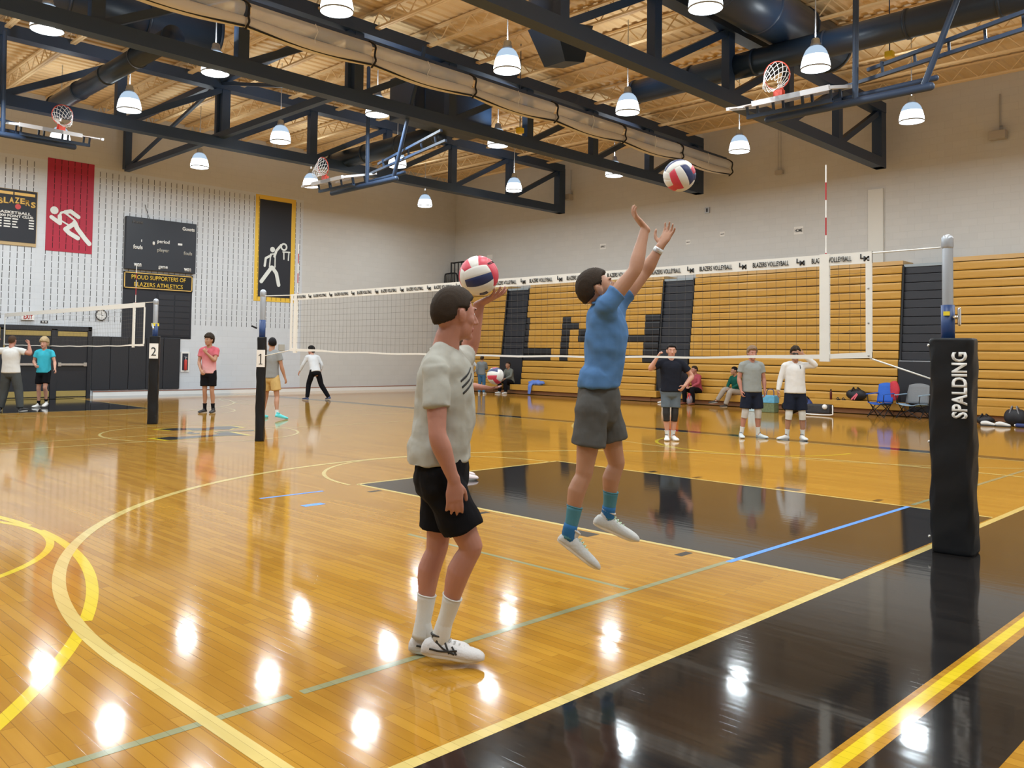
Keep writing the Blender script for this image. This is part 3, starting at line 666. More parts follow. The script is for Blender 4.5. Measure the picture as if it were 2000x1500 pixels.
# bleachers
bw = board_wood('bench board wood', (.45, .22, .028), (.62, .36, .072)); bw2 = board_wood('top fascia wood', (.50, .30, .10), (.66, .43, .18), 2.1)
kick = mat('reddish kick board', (.30, .14, .06), .45, var=.15); bblk = board_wood('black bench board', (.010, .012, .016), (.022, .024, .030))
dark = mat('under bleacher painted shade', (.006, .005, .005), .9)  # shade under and between the boards, put into a near-black colour
def XF(z): return 19.5+.56*z/4.4
PITCH = .25; ROWS = 16
LET = []   # black letter cells: (row0,row1,y_hi,y_lo)
LET += [(6, 10, 21.8, 21.16), (4, 5, 21.8, 19.87)]
LET += [(4, 10, 19.42, 18.99), (9, 9, 18.99, 18.56), (7, 8, 18.56, 18.12), (6, 7, 18.12, 17.4), (6, 7, 17.4, 16.4), (7, 7, 16.4, 15.5), (4, 10, 15.5, 14.8)]
def section(ya, yb, label, bench=True):
    t = thing('bleacher_section', label, 'bleachers', (19.5, (ya+yb)/2, 0))
    g = G(); pr_ = [(XF(.2)+.07, .19), (XF(4.36)+.07, 4.36), (XR, 4.36), (XR, 0), (XF(0)+.45, 0), (XF(.2)+.45, .19)]; g.poly([(a_, ya+.02, b_) for a_, b_ in pr_], (0, 1, 0), yb-ya-.04); g.build('frame', dark, t)  # solid dark backing close behind the boards, paints the gaps as shaded
    for r in range(ROWS):
        z0 = .38+r*PITCH; z1 = z0+PITCH-.026; xf = XF(z0)
        cells = sorted([(max(ya+.01, lo), min(yb-.01, hi)) for r0, r1, hi, lo in LET if r0 <= r <= r1 and hi > ya+.05 and lo < yb-.05])
        cur = ya+.01; yel = []
        for lo, hi in cells:
            if lo > cur+.01: yel.append((cur, lo))
            cur = max(cur, hi)
        if cur < yb-.02: yel.append((cur, yb-.01))
        for (a, b), m_ in [(c, bw) for c in yel]+[(c, bblk) for c in cells]:
            g = G(); vs = []
            prof = [(xf+.10, z0), (xf+.012, z0), (xf, z0+.03), (xf-.004, z1-.05), (xf+.008, z1-.008), (xf+.02, z1), (xf+.12, z1)]
            n = len(prof)
            g.add([(p, a, q) for p, q in prof]+[(p, b, q) for p, q in prof], [(i, (i+1) % n, n+(i+1) % n, n+i) for i in range(n)]+[tuple(range(n)), tuple(range(2*n-1, n-1, -1))])
            g.build('bench_board' if m_ is bw else 'painted_board', m_, t)
    g = G(); g.mm((XF(4.4)+.02, ya, 4.38), (XR, yb, 4.5)); g.build('top_fascia', bw2, t)
    g = G(); g.bbox((19.12, ya+(-.35 if bench else 0), .17), (19.52, yb+(.2 if bench else 0), .385), .012); g.build('front_bench', bw, t)
    g = G(); g.mm((19.28, ya+.0, .02), (19.5, yb, .15)); g.build('kick_board', kick, t)
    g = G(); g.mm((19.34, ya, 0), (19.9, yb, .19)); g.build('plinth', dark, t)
section(22.66, 26.6, 'folded wooden bleacher section in the far corner of the gym')
section(14.86, 21.36, 'folded wooden bleacher section carrying the black painted team letters')
section(6.66, 13.56, 'folded wooden bleacher section behind the three standing players')
section(-1.4, 5.38, 'folded wooden bleacher section at the right edge behind the near net post')
def aisle(ya, yb, label):
    t = thing('bleacher_aisle', label, 'bleachers', (19.6, (ya+yb)/2, 0))
    g = G(); g.mm((XF(0)+.12, ya, 0), (20.5, yb, 1.55)); g.build('lower_panel', mat('black aisle panel', (.014, .016, .022), .5), t)
    for r in range(11):
        z0 = 1.60+r*PITCH
        g = G(); g.bbox((XF(z0)+.06, ya+.03, z0), (XF(z0)+.5, yb-.03, z0+PITCH-.015), .012); g.build('stair_riser', mat('black aisle board', (.020, .023, .032), .45), t)
    for y in (ya+.02, yb-.02):
        g = G(); g.bar((XF(.3)+.08, y, .2), (XF(4.3)+.02, y, 4.32), .05, .1, side=(0, 1, 0)); g.build('side_stringer', black, t)
    g = G(); g.mm((XF(1.57), ya, 1.555), (XF(1.57)+.1, yb, 1.58)); g.build('lower_rail', greym, t)
    g = G(); g.mm((XF(4.3), ya+.06, 4.30), (XF(4.3)+.4, yb-.02, 4.38)); g.build('top_rail', mat('pale blue grey rail', (.32, .38, .42), .5), t)
    g = G(); g.mm((19.3, ya-.05, .02), (19.55, yb+.05, .13)); g.build('kick_board', kick, t)
aisle(21.38, 22.64, 'black aisle stairway left of the painted letter L')
aisle(13.58, 14.84, 'black aisle stairway behind the player in the black shirt')
aisle(5.40, 6.64, 'black aisle stairway behind the grey folding chair')
t = thing('folded_railings', 'pair of black end railings stored on top of the corner bleachers', 'railing', (20.2, 25.7, 4.5))
for k, (y0, y1, h, x) in enumerate(((26.5, 25.1, 1.25, 20.3), (26.7, 25.9, .75, 20.1))):
    g = G(); z = 4.5; g.tube([(x, y0, z), (x, y0, z+h-.1), (x, y0-.12, z+h), (x, y1+.12, z+h), (x, y1, z+h-.12), (x, y1-.1, z)], .035, 8, sub=2)
    n = 6
    for i in range(1, n): g.tube([(x, y0+(y1-y0)*i/n, z), (x, y0+(y1-y0)*i/n, z+h)], .028, 6)
    g.build('railing_frame', black, t, True)

# ================================================================ volleyball posts
def sq_ring(cx, cy, hx, hy, r, z, n=5):
    out = []
    for qx, qy, a0 in ((1, 1, 0), (-1, 1, 90), (-1, -1, 180), (1, -1, 270)):
        for k in range(n+1):
            a = math.radians(a0+90*k/n); out.append((cx+qx*(hx-r)+r*math.cos(a), cy+qy*(hy-r)+r*math.sin(a), z))
    return out
def pad(t, cx, cy, hx, hy, z1, name='pad', m_=None, wr=.006, rot=0):
    g = G(); zs = [0.0, .02]+[.05+i*(z1-.1)/26 for i in range(27)]+[z1-.02, z1]; vs = []; fs = []
    R = Matrix.Rotation(rot, 3, 'Z')
    for zi, z in enumerate(zs):
        edge = .97 if zi in (0, len(zs)-1) else 1
        dx = .012*math.sin(z*1.9); rg = sq_ring(0, 0, hx*edge, hy*edge, .05, z)
        for i, p in enumerate(rg):
            k = wr*(math.sin(z*9+i*.7)+.6*math.sin(z*21-i*1.3)) if 0 < zi < len(zs)-1 else 0
            q = R @ V((p[0]*(1+k/hx), p[1]*(1+k/hy), 0)); vs.append((cx+q.x, cy+q.y+dx*.4, z))
    n = len(rg)
    for i in range(len(zs)-1):
        for k in range(n): fs.append((i*n+k, i*n+(k+1) % n, (i+1)*n+(k+1) % n, (i+1)*n+k))
    fs += [tuple(range(n-1, -1, -1)), tuple((len(zs)-1)*n+k for k in range(n))]
    g.add(vs, fs); return g.build(name, m_ or black_vinyl, t, True)
blue_sl = mat('navy post sleeve', (.012, .045, .16), .4); alu = mat('grey post paint', (.40, .43, .47), .35, .5)
# near post
t = thing('net_post', 'near volleyball net post wrapped in a black pad with white lettering', 'net post', (1.66, -.24, 0))
pd = pad(t, 1.63, -.262, .14, .158, 1.765, rot=math.radians(6))
g = G(); g.tube([(1.64, -.215, 1.7), (1.64, -.215, 2.57)], .042, 20); g.build('pole', alu, t, True)
g = G(); g.tube([(1.64, -.215, 1.7), (1.64, -.215, 2.045)], .052, 20, round_=False); g.build('sleeve', blue_sl, t, True)
g = G(); g.mm((1.575, -.245, 1.955), (1.60, -.20, 1.99)); g.build('yellow_sticker', mat('yellow sticker', (.75, .6, .03), .5), t)
g = G(); g.bar((1.62, -.25, 1.94), (1.60, -.31, 1.94), .03); g.tube([(1.6, -.315, 1.88), (1.6, -.315, 2.01)], .013, 10); g.build('crank_handle', chrome, t, True)
g = G(); g.tube([(1.64, -.215, 2.54), (1.64, -.215, 2.60)], .047, 16); g.build('top_cap', alu, t, True)
text_obj('SPALDING', 'lettering', mat('white pad lettering', (.72, .72, .70), .5), t, (1.488, -.345, 1.38), (.0, .0, 1), (-.104, .994, 0), .115, .54, bold=.035)
g = G()
for z in (.12, .9, 1.7): g.bar((1.50, -.104, z), (1.49, -.112, z+.012), .012)
g.build('lace_eyelets', white, t)
def post(y, x, label, num, z1, hy=.15, rot=0):
    t = thing('net_post', label, 'net post', (x, y, 0))
    pad(t, x, y, hy, hy, z1, wr=.004, rot=rot)
    g = G(); g.tube([(x, y, z1-.1), (x, y, 2.57)], .05, 16); g.tube([(x, y, 2.56), (x, y, 2.62)], .055, 14); g.build('pole', alu, t, True)
    g = G(); g.tube([(x, y, z1-.1), (x, y, 2.13)], .056, 16, round_=False); g.build('sleeve', blue_sl, t, True)
    return t
t = post(10.90, 1.63, 'padded net post wearing the white sheet with a 1, between the two nets', '1', 1.83, .078, math.radians(-40))
g = G(); g.bar((1.57, 10.98, 1.98), (1.50, 11.04, 2.02), .03); g.build('latch', black, t)
def numbered(t, c, rot, hy, w_, z0, z1, ch, lw):
    R = Matrix.Rotation(rot, 3, 'Z'); n_ = R @ V((0, -1, 0)); r_ = R @ V((1, 0, 0)); c = V(c)+n_*(hy+.007)
    g = G(); g.box((c.x, c.y, (z0+z1)/2), (w_, .006, z1-z0), R); g.build('number_sheet', paper, t)
    if ch == '1':
        g = G(); q_ = V((c.x, c.y, (z0+z1)/2-.01))+n_*.005; g.bar(q_-V((0, 0, .09)), q_+V((0, 0, .09)), .018, .003, side=r_); g.bar(q_+V((0, 0, .088)), q_+V((0, 0, .055))-r_*.035, .014, .003, side=r_); g.bar(q_-V((0, 0, .088))-r_*.03, q_-V((0, 0, .088))+r_*.03, .003, .012, side=n_); g.build('lettering', ink, t); return
    text_obj(ch, 'lettering', ink, t, (c.x+n_.x*.004, c.y+n_.y*.004, (z0+z1)/2-.01), r_, (0, 0, 1), .18, lw)
numbered(t, (1.63, 10.90, 0), math.radians(-40), .078, .145, 1.30, 1.60, '1', .075)
t = post(15.32, 1.63, 'thicker padded net post farther left wearing the white sheet with a 2', '2', 1.87, .102, math.radians(-33))
g = G(); g.bar((1.58, 15.36, 2.13), (1.52, 15.16, 2.02), .03); g.build('strap_end', alu, t); g = G(); g.mm((1.57, 15.27, 2.08), (1.69, 15.39, 2.14)); g.build('yellow_sticker', mat('yellow sticker', (.75, .6, .03), .5), t)
numbered(t, (1.63, 15.32, 0), math.radians(-33), .102, .18, 1.39, 1.71, '2', .10)

# nets
tape = mat('white net tape', (.80, .80, .76), .6, bump=.2, bscale=8); twine = mat('dark net twine', (.09, .08, .07), .8)
rope_m = mat('white rope', (.78, .78, .74), .7)
def net(y0, y1, label, letters, ztop=2.545, sagb=.04, anten=(), post_a=None, post_b=None):
    x = 1.633; t = thing('volleyball_net', label, 'net', (x, (y0+y1)/2, ztop-1)); zb = ztop-.955; n = 40
    def zbot(y): 
        u = (y-y0)/(y1-y0); return zb - sagb*math.sin(PI*u) + .005*math.sin(y*5)
    def strip(ya, yb, fz0, fz1, name, th=.012, m_=tape, nn=n):
        g = G(); vs = []
        for i in range(nn+1):
            y = ya+(yb-ya)*i/nn; w_ = .004*math.sin(y*11)
            for xx, z in ((x-th/2+w_, fz0(y)), (x-th/2+w_, fz1(y)), (x+th/2+w_, fz1(y)), (x+th/2+w_, fz0(y))): vs.append((xx, y, z))
        fs = []
        for i in range(nn):
            for k in range(4): fs.append((i*4+k, i*4+(k+1) % 4, (i+1)*4+(k+1) % 4, (i+1)*4+k))
        fs += [(0, 1, 2, 3), (nn*4+3, nn*4+2, nn*4+1, nn*4)]
        g.add(vs, fs); return g.build(name, m_, t)
    strip(y0, y1, lambda y: ztop-.105, lambda y: ztop, 'top_band')
    strip(y0, y1, lambda y: zbot(y), lambda y: zbot(y)+(.022+.03*max(0, 1-min(y-y0, y1-y)/1.3)), 'bottom_band')
    for ya, yb in ((y0, y0+.055), (y1-.055, y1)): strip(ya, yb, lambda y: zbot(y), lambda y: ztop, 'end_band', .014, nn=2)
    # twine mesh
    g = G(); ny = int((y1-y0)/.1)
    for i in range(1, ny):
        y = y0+i*(y1-y0)/ny; o_ = .006*math.sin(i*1.7); g.tube([(x, y, zbot(y)+.02), (x+.004, y+o_, (ztop+zb)/2), (x, y, ztop-.1)], .0015, 4, round_=False)
    for k in range(1, 9):
        g.tube([(x, y0+(y1-y0)*i/20, zbot(y0+(y1-y0)*i/20)+.05+(ztop-.15-zbot(y0+(y1-y0)*i/20))*k/9+.005*math.sin(i*2+k)) for i in range(21)], .0013, 4, round_=False)
    g.build('twine_mesh', twine, t)
    for y in anten:
        g = G(); g.mm((x-.014, y-.045, ztop-.99), (x+.014, y+.045, ztop+.005)); g.build('side_band', tape, t)
        a = thing('antenna', 'red and white net antenna standing up from the net, ' + ('near end of the lettered net' if y < 5 else 'far end of the lettered net' if y < 12 else 'on the second net'), 'antenna', (x, y, ztop-1))
        for k in range(11):
            g = G(); g.tube([(x+.025, y, ztop-.97+k*.165), (x+.025, y, ztop-.805+k*.165)], .007, 8, round_=False); g.build('red_segment' if k % 2 else 'white_segment', mat('antenna red', (.45, .02, .03), .4) if k % 2 else white, a)
    if letters:
        y = .465; k = 0
        while y < y1-.1:
            text_obj('L', 'logo', ink, t, (x-.011, y+.022, ztop-.04), (0, -1, 0), (0, 0, 1), .045, .03, bold=.04, ext=.002)
            text_obj('M', 'logo', ink, t, (x-.011, y-.018, ztop-.062), (0, -1, 0), (0, 0, 1), .045, .05, bold=.06, ext=.002)
            if y+.30 < y1-.15: text_obj('BLAZERS VOLLEYBALL', 'lettering', ink, t, (x-.011, y+.30, ztop-.052), (0, -1, 0), (0, 0, 1), .048, .37, bold=.01, ext=.002)
            y += .596
        for y in (y0+.03,):
            for z in (ztop-.07, ztop-.33, ztop-.64, ztop-.93):
                g = G(); g.tube([(x-.012, y, z), (x-.004, y, z)], .009, 10); g.build('grommet', greym, t, True)
    for a, b in post_a or []:
        g = G(); g.tube([a, b], .007, 6); g.build('rope', rope_m, t, True)
    return t
net(.40, 9.99, 'volleyball net with lettered white top band between the near post and post 1', True, anten=(.83, 9.83),
    post_a=[((1.633, .40, 2.53), (1.64, -.16, 2.535)), ((1.633, .42, 1.59), (1.633, -.09, 1.42)), ((1.633, 9.99, 2.53), (1.633, 10.84, 2.55)), ((1.633, 9.99, 1.6), (1.633, 10.78, 1.5))])
net(15.86, 26.0, 'plain volleyball net strung from post 2 toward the double doors', False, ztop=2.61, sagb=.03, anten=(16.45,), post_a=[((1.633, 15.86, 2.6), (1.633, 15.38, 2.6)), ((1.633, 26.0, 2.6), (1.633, 26.6, 2.6))])

# ================================================================ folded basketball hoops
glassb = mat('backboard glass', (.72, .66, .64), .15, alpha=.75); edge = mat('backboard padding', (.60, .62, .66), .4); netw = mat('white hoop net', (.75, .75, .75), .8)
orange_r = mat('orange red rim', (.62, .07, .04), .4)
def hoop(c, ax, away, label, drop=1.0, sgn=1):
    """c = rim centre. ax = unit vector along the backboard's width, away = direction the board extends; board is folded up to lie flat"""
    c = V(c); ax = V(ax).normalized(); away = V(away).normalized(); up = ax.cross(away); up = (up if up.z > 0 else -up).normalized(); t = thing('basketball_hoop', label, 'basketball hoop', c)
    r = .236; B = c - up*.40
    g = G(); g.tube([c+ax*math.cos(a)*r+up*math.sin(a)*r for a in [2*PI*k/32 for k in range(32)]], .011, 8, closed=True, cap=False); g.build('rim', orange_r, t, True)
    g = G()
    for s_ in (-1, 1): g.bar(c+ax*s_*.07-up*.23, B+ax*s_*.09+up*.02, .03)
    g.box(c-up*.33, (.12, .16, .14)); g.build('bracket', orange_r, t)
    # draped net: top ring = rim, hangs by gravity to one side
    g = G(); n = 12; rings = []
    for j in range(6):
        u = j/5; rr = r*(1-.42*u); cc = c - up*(.18*u**1.2) - away*(.30*u) 
        rings.append([cc+ax*math.cos(2*PI*(k+.5*(j % 2))/n)*rr+up*math.sin(2*PI*(k+.5*(j % 2))/n)*rr*(1-.25*u) for k in range(n)])
    for j in range(5):
        for k in range(n):
            g.tube([rings[j][k], rings[j+1][k]], .006, 4, round_=False); g.tube([rings[j][k], rings[j+1][(k-1) % n if j % 2 == 0 else (k+1) % n]], .006, 4, round_=False)
    g.build('hoop_net', netw, t)
    R = Matrix((ax, away, up)).transposed()
    g = G(); g.box(B+away*.42, (1.80, 1.06, .02), R); g.build('glass_board', glassb, t)
    g = G()
    for s_ in (-1, 1): g.box(B+away*.42+ax*s_*.93, (.06, 1.14, .055), R)
    g.box(B+away*.98, (1.86, .05, .05), R); g.box(B-away*.13, (.9, .07, .09), R, 0); g.box(B-away*.13+ax*.47, (.95, .07, .09), R); g.build('edge_padding', edge, t)
    g = G(); g.bar(B+away*.3-ax*.8-up*.2, B+away*.3+ax*.8-up*.2, .07); g.bar(B+away*.7-ax*.8-up*.2, B+away*.7+ax*.8-up*.2, .07)
    for s_ in (-1, -.35, .35, 1):
        g.bar(B+away*.3+ax*s_*.78-up*.2, B+away*.3+ax*s_*.78, .04); g.bar(B+away*.7+ax*s_*.78-up*.2, B+away*.7+ax*s_*.78, .04)
    g.build('back_frame', steel, t)
    g = G(); g.tube([B+away*.5-ax*.5-up*.3, B+away*.5+ax*sgn*2.3-up*.28], .07, 14); g.tube([B+away*.8-ax*.2-up*.22, B+away*.8+ax*sgn*2.3-up*.15], .05, 12); g.build('mast', steel, t, True)
    g = G(); g.tube([B+away*.5+ax*sgn*1.1-up*.25, V((B.x, B.y, 8.9))+away*.5+ax*sgn*1.15], .05, 12); g.tube([B+away*.5+ax*sgn*2.2-up*.25, V((B.x, B.y, 8.9))+away*.5+ax*sgn*3.4], .05, 12); g.build('hanger_pipe', steel, t, True)
    g = G(); g.bar(B+away*.9+ax*sgn*.6, B+away*.6+ax*sgn*4.2+up*.35, .06); g.bar(B+away*.9+ax*sgn*1.2+up*.22, B+away*.6+ax*sgn*4.1+up*.6, .06)
    for k in range(5): u = .15+k*.17; g.bar(B+away*.85+ax*sgn*(1.0+3.1*u)+up*(.35*u+.02), B+away*.85+ax*sgn*(1.0+3.1*u)+up*(.26+.33*u), .04)
    g.build('side_ladder_frame', steel, t)
    return t
hoop((7.9, 4.45, 6.55), (0, -1, 0), (1, 0, .25), 'folded-up basketball hoop near the top right, beside the nearest truss', sgn=1)
hoop((6.55, 16.5, 6.5), (0, -1, 0), (1, 0, .24), 'folded-up basketball hoop in the centre background with dark support pipes', sgn=1)
hoop((.80, 18.95, 7.15), (-1, 0, 0), (0, 1, .22), 'folded-up basketball hoop at the far left above the record board', sgn=1)

# ================================================================ things along the bleachers
def bag(c, r, m_, label, extra=None, cat='bag', name='sports_bag', seed=1):
    c = V(c); t = thing(name, label, cat, (c.x, c.y, c.z)); rnd = random.Random(seed); g = G()
    g.ell(c+V((0, 0, r[2])), r, nu=24, nv=14)
    g.v = [V((p.x, p.y, max(c.z, p.z+ .15*r[2]*math.sin(p.y*17+seed)*math.sin(p.x*13)))) for p in g.v]
    g.build('bag_body', m_, t, True)
    g = G()
    for s_ in (-1, 1): g.tube([c+V((-r[0]*.7, s_*r[1]*.45, r[2]*1.2)), c+V((-r[0]*.5, s_*r[1]*.2, r[2]*2.25)), c+V((r[0]*.3, s_*r[1]*.3, r[2]*1.9))], .018, 8, sub=4)
    g.build('strap', extra or black, t, True); return t
nyl = mat('black nylon', (.012, .013, .018), .6); navy = mat('navy nylon', (.02, .04, .16), .6)
t = bag((19.32, 7.70, .385), (.17, .30, .17), nyl, 'black backpack with a pink mark on the bench right of the white-shirted player', seed=2)
g = G(); g.bar((19.14, 7.78, .42), (19.15, 7.62, .60), .04, .01); g.bar((19.14, 7.70, .42), (19.145, 7.60, .58), .03, .01); g.build('pink_mark', mat('pink mark', (.8, .15, .2), .5), t)
t = thing('water_bottle', 'slim dark brown bottle standing on the front bench', 'bottle', (19.3, 8.45, .385)); g = G(); g.tube([(19.3, 8.45, .40), (19.3, 8.45, .60)], .035, 12); g.tube([(19.3, 8.45, .6), (19.3, 8.45, .66)], .018, 10); g.build('bottle_body', mat('dark brown bottle', (.10, .015, .01), .3), t, True)
g = G(); g.tube([(19.3, 8.45, .65), (19.3, 8.45, .68)], .02, 10); g.build('cap', black, t, True)
t = thing('sandals', 'pair of small dark sandals lying on the front bench', 'sandals', (19.25, 8.12, .385))
for dy in (-.08, .08):
    g = G(); g.ell((19.25, 8.12+dy, .40), (.11, .045, .018)); g.tube([(19.2, 8.08+dy, .41), (19.2, 8.12+dy, .46), (19.2, 8.16+dy, .41)], .012, 6, sub=4); g.build('sandal', nyl, t, True)
bag((18.9, 26.25, 0), (.22, .30, .21), nyl, 'black bag on the floor in the far corner', seed=4)
bag((17.95, 3.30, 0), (.18, .25, .22), nyl, 'black bag with grey straps on the floor at the right edge', mat('grey strap', (.2, .2, .22), .6), seed=5)
bag((17.9, 3.95, 0), (.16, .22, .12), nyl, 'flat black bag left of the strapped bag at the right edge', seed=9)
for i, (y, l) in enumerate(((3.80, 'left one of the white shoe pair by the bags at the right edge'), (3.48, 'right one of the white shoe pair by the bags at the right edge'))):
    t = thing('sneaker', l, 'shoe', (17.6, y, 0)); g = G(); g.tube([(17.6, y+.13, .06), (17.6, y+.04, .07), (17.6, y-.08, .05), (17.6, y-.14, .04)], [(.045, .05), (.045, .055), (.045, .04), (.04, .03)], 12, side=(1, 0, 0), sub=3); g.build('upper', mat('white shoe leather', (.7, .7, .68), .5), t, True)
    g = G(); g.mm((17.55, y-.17, 0), (17.65, y+.17, .025)); g.build('sole', ink, t)
t = thing('water_jug', 'small dark blue bottle lying at the far right edge', 'bottle', (17.7, 3.05, 0)); g = G(); g.tube([(17.7, 3.2, .05), (17.7, 2.9, .05)], .05, 12); g.build('bottle_body', navy, t, True); g = G(); g.tube([(17.7, 3.24, .05), (17.7, 3.2, .05)], .03, 10); g.build('cap', white, t, True)
# tote, duffels and cart behind the standing players
t = thing('tote_bag', 'blue and green tote bag on the floor between two standing players', 'bag', (17.6, 9.5, 0))
g = G(); g.bbox((17.45, 9.32, 0), (17.75, 9.72, .44), .02); g.build('bag_body', mat('green print', (.14, .18, .09), .6, var=.5, vscale=20), t)
g = G(); g.bbox((17.44, 9.31, .28), (17.76, 9.73, .50), .02); g.build('blue_top', mat('sky blue print', (.12, .40, .62), .6, var=.3, vscale=14), t)
g = G(); g.tube([(17.6, 9.4, .48), (17.6, 9.42, .66), (17.6, 9.6, .66), (17.6, 9.63, .48)], .012, 6, sub=4); g.build('handle', navy, t, True)
t = thing('shopping_bag', 'white and blue paper bag beside the green tote', 'bag', (17.6, 9.95, 0)); g = G(); g.bbox((17.45, 9.8, 0), (17.7, 10.15, .46), .02); g.build('bag_body', mat('white blue print', (.45, .62, .72), .6, var=.4, vscale=12), t)
g = G(); g.tube([(17.45, 9.85, .45), (17.45, 9.97, .6), (17.45, 10.1, .45)], .01, 6, sub=4); g.build('handle', white, t, True)
bag((17.8, 8.95, 0), (.2, .3, .18), nyl, 'black duffel bag on the floor right of the tote bag', seed=6)
bag((17.9, 8.55, 0), (.18, .2, .22), navy, 'navy blue bag on the floor left of the white-framed cart', seed=7)
t = thing('folding_cart', 'low white tube-framed cart full of dark gear behind the white-shirted player', 'cart', (17.5, 8.1, 0))
g = G(); g.tube([(17.4, 8.45, .45), (17.4, 8.45, .12), (17.4, 8.38, .04), (17.4, 7.65, .04), (17.4, 7.58, .12), (17.4, 7.58, .3)], .018, 8, sub=3); g.build('tube_frame', white, t, True)
g = G(); g.bbox((17.42, 7.68, .06), (17.75, 8.35, .32), .05); g.build('gear', mat('dark gear', (.03, .03, .035), .7, var=.6, vscale=16), t)
t = thing('ball', 'small white ball lying in the white-framed cart', 'ball', (17.42, 7.8, .22)); g = G(); g.ell((17.40, 7.8, .26), .07); g.build('ball_shell', white, t, True)
# draped blue jacket
t = thing('jacket', 'light blue jacket draped over the front bench beside the black aisle', 'jacket', (19.2, 20.3, .385)); jm = mat('periwinkle jacket', (.12, .22, .62), .7, bump=.4)
g = G(); g.ell((19.28, 20.25, .48), (.16, .42, .11), nu=24, nv=12); g.v = [V((p.x, p.y, max(.386, p.z+.02*math.sin(p.y*25)))) for p in g.v]; g.build('body', jm, t, True)
g = G(); g.tube([(19.14, 20.38, .46), (19.06, 20.4, .38), (19.06, 20.42, .2), (19.06, 20.44, .06)], [(.10, .04), (.1, .035), (.085, .03), (.07, .03)], 12, side=(0, 1, 0), sub=3); g.build('sleeve', jm, t, True)
# folding camp chairs
def camp_chair(c, yaw, seatm, backm, label, arms=None, wide=1.0):
    c = V(c); R = Matrix.Rotation(yaw, 3, 'Z'); P = lambda x, y, z: c+R @ V((x*wide, y, z)); t = thing('camping_chair', label, 'chair', c)
    # local: x right, y back, z up
    g = G()
    for s_ in (-1, 1):
        g.tube([P(.28*s_, -.26, 0), P(.25*s_, .26, .44)], .012, 8); g.tube([P(.28*s_, .28, 0), P(.25*s_, -.24, .44)], .012, 8); g.tube([P(.26*s_, -.25, .42), P(.28*s_, -.25, .62)], .012, 8); g.tube([P(.26*s_, .24, .42), P(.27*s_, .36, .90)], .012, 8)
    for y in (-.26, .28): g.tube([P(-.28, y, 0), P(.25, y, .42)], .012, 8); g.tube([P(.28, y, 0), P(-.25, y, .42)], .012, 8)
    g.build('leg_frame', black, t, True)
    g = G(); vs = []; n = 8
    for i in range(n+1):
        for k in range(n+1): x = -.26+.52*i/n; y = -.27+.5*k/n; vs.append(P(x, y, .42-.06*(1-(x/.26)**2)-.03*k/n))
    g.add(vs, [(i*(n+1)+k, (i+1)*(n+1)+k, (i+1)*(n+1)+k+1, i*(n+1)+k+1) for i in range(n) for k in range(n)]); o_ = g.build('seat', seatm, t, True); md = o_.modifiers.new('s', 'SOLIDIFY'); md.thickness = .02
    g = G(); vs = []
    for i in range(n+1):
        for k in range(n+1): x = -.27+.54*i/n; z = k/n; vs.append(P(x*(1-.12*z*z*(wide > 1.05)), .22+.13*z+.05*(1-(x/.27)**2), .40+.50*z+(.05*(1-(x/.27)**2) if k == n else 0)))
    g.add(vs, [(i*(n+1)+k, (i+1)*(n+1)+k, (i+1)*(n+1)+k+1, i*(n+1)+k+1) for i in range(n) for k in range(n)]); o_ = g.build('backrest', backm, t, True); md = o_.modifiers.new('s', 'SOLIDIFY'); md.thickness = .02
    for s_ in (-1, 1):
        g = G(); g.bar(P(.28*s_, -.28, .63), P(.28*s_, .30, .66), .07, .02, side=R @ V((1, 0, 0))); g.build('armrest', arms or seatm, t)
    return t
bl = mat('royal blue canvas', (.02, .12, .55), .7, bump=.2); gr = mat('grey canvas', (.20, .21, .22), .7, bump=.2); lb = mat('pale blue canvas', (.28, .42, .56), .7)
camp_chair((18.6, 6.75, 0), math.radians(-98), bl, bl, 'royal blue folding camp chair at the foot of the bleachers', wide=.85)
camp_chair((18.75, 5.95, 0), math.radians(-100), lb, gr, 'grey folding camp chair with pale blue trim left of the near net post', lb, wide=1.2)
t = thing('red_jacket', 'red jacket hung over the right side of the blue camp chair', 'jacket', (18.85, 6.52, .4)); g = G(); g.tube([(18.9, 6.50, .95), (18.88, 6.46, .75), (18.86, 6.48, .5)], [(.10, .06), (.13, .07), (.08, .05)], 14, side=(0, 1, 0), sub=3); g.build('body', mat('red fabric', (.55, .03, .05), .7, bump=.4), t, True)
bag((18.75, 5.35, 0), (.2, .2, .12), nyl, 'dark low bag between the grey camp chair and the near net post', seed=11)
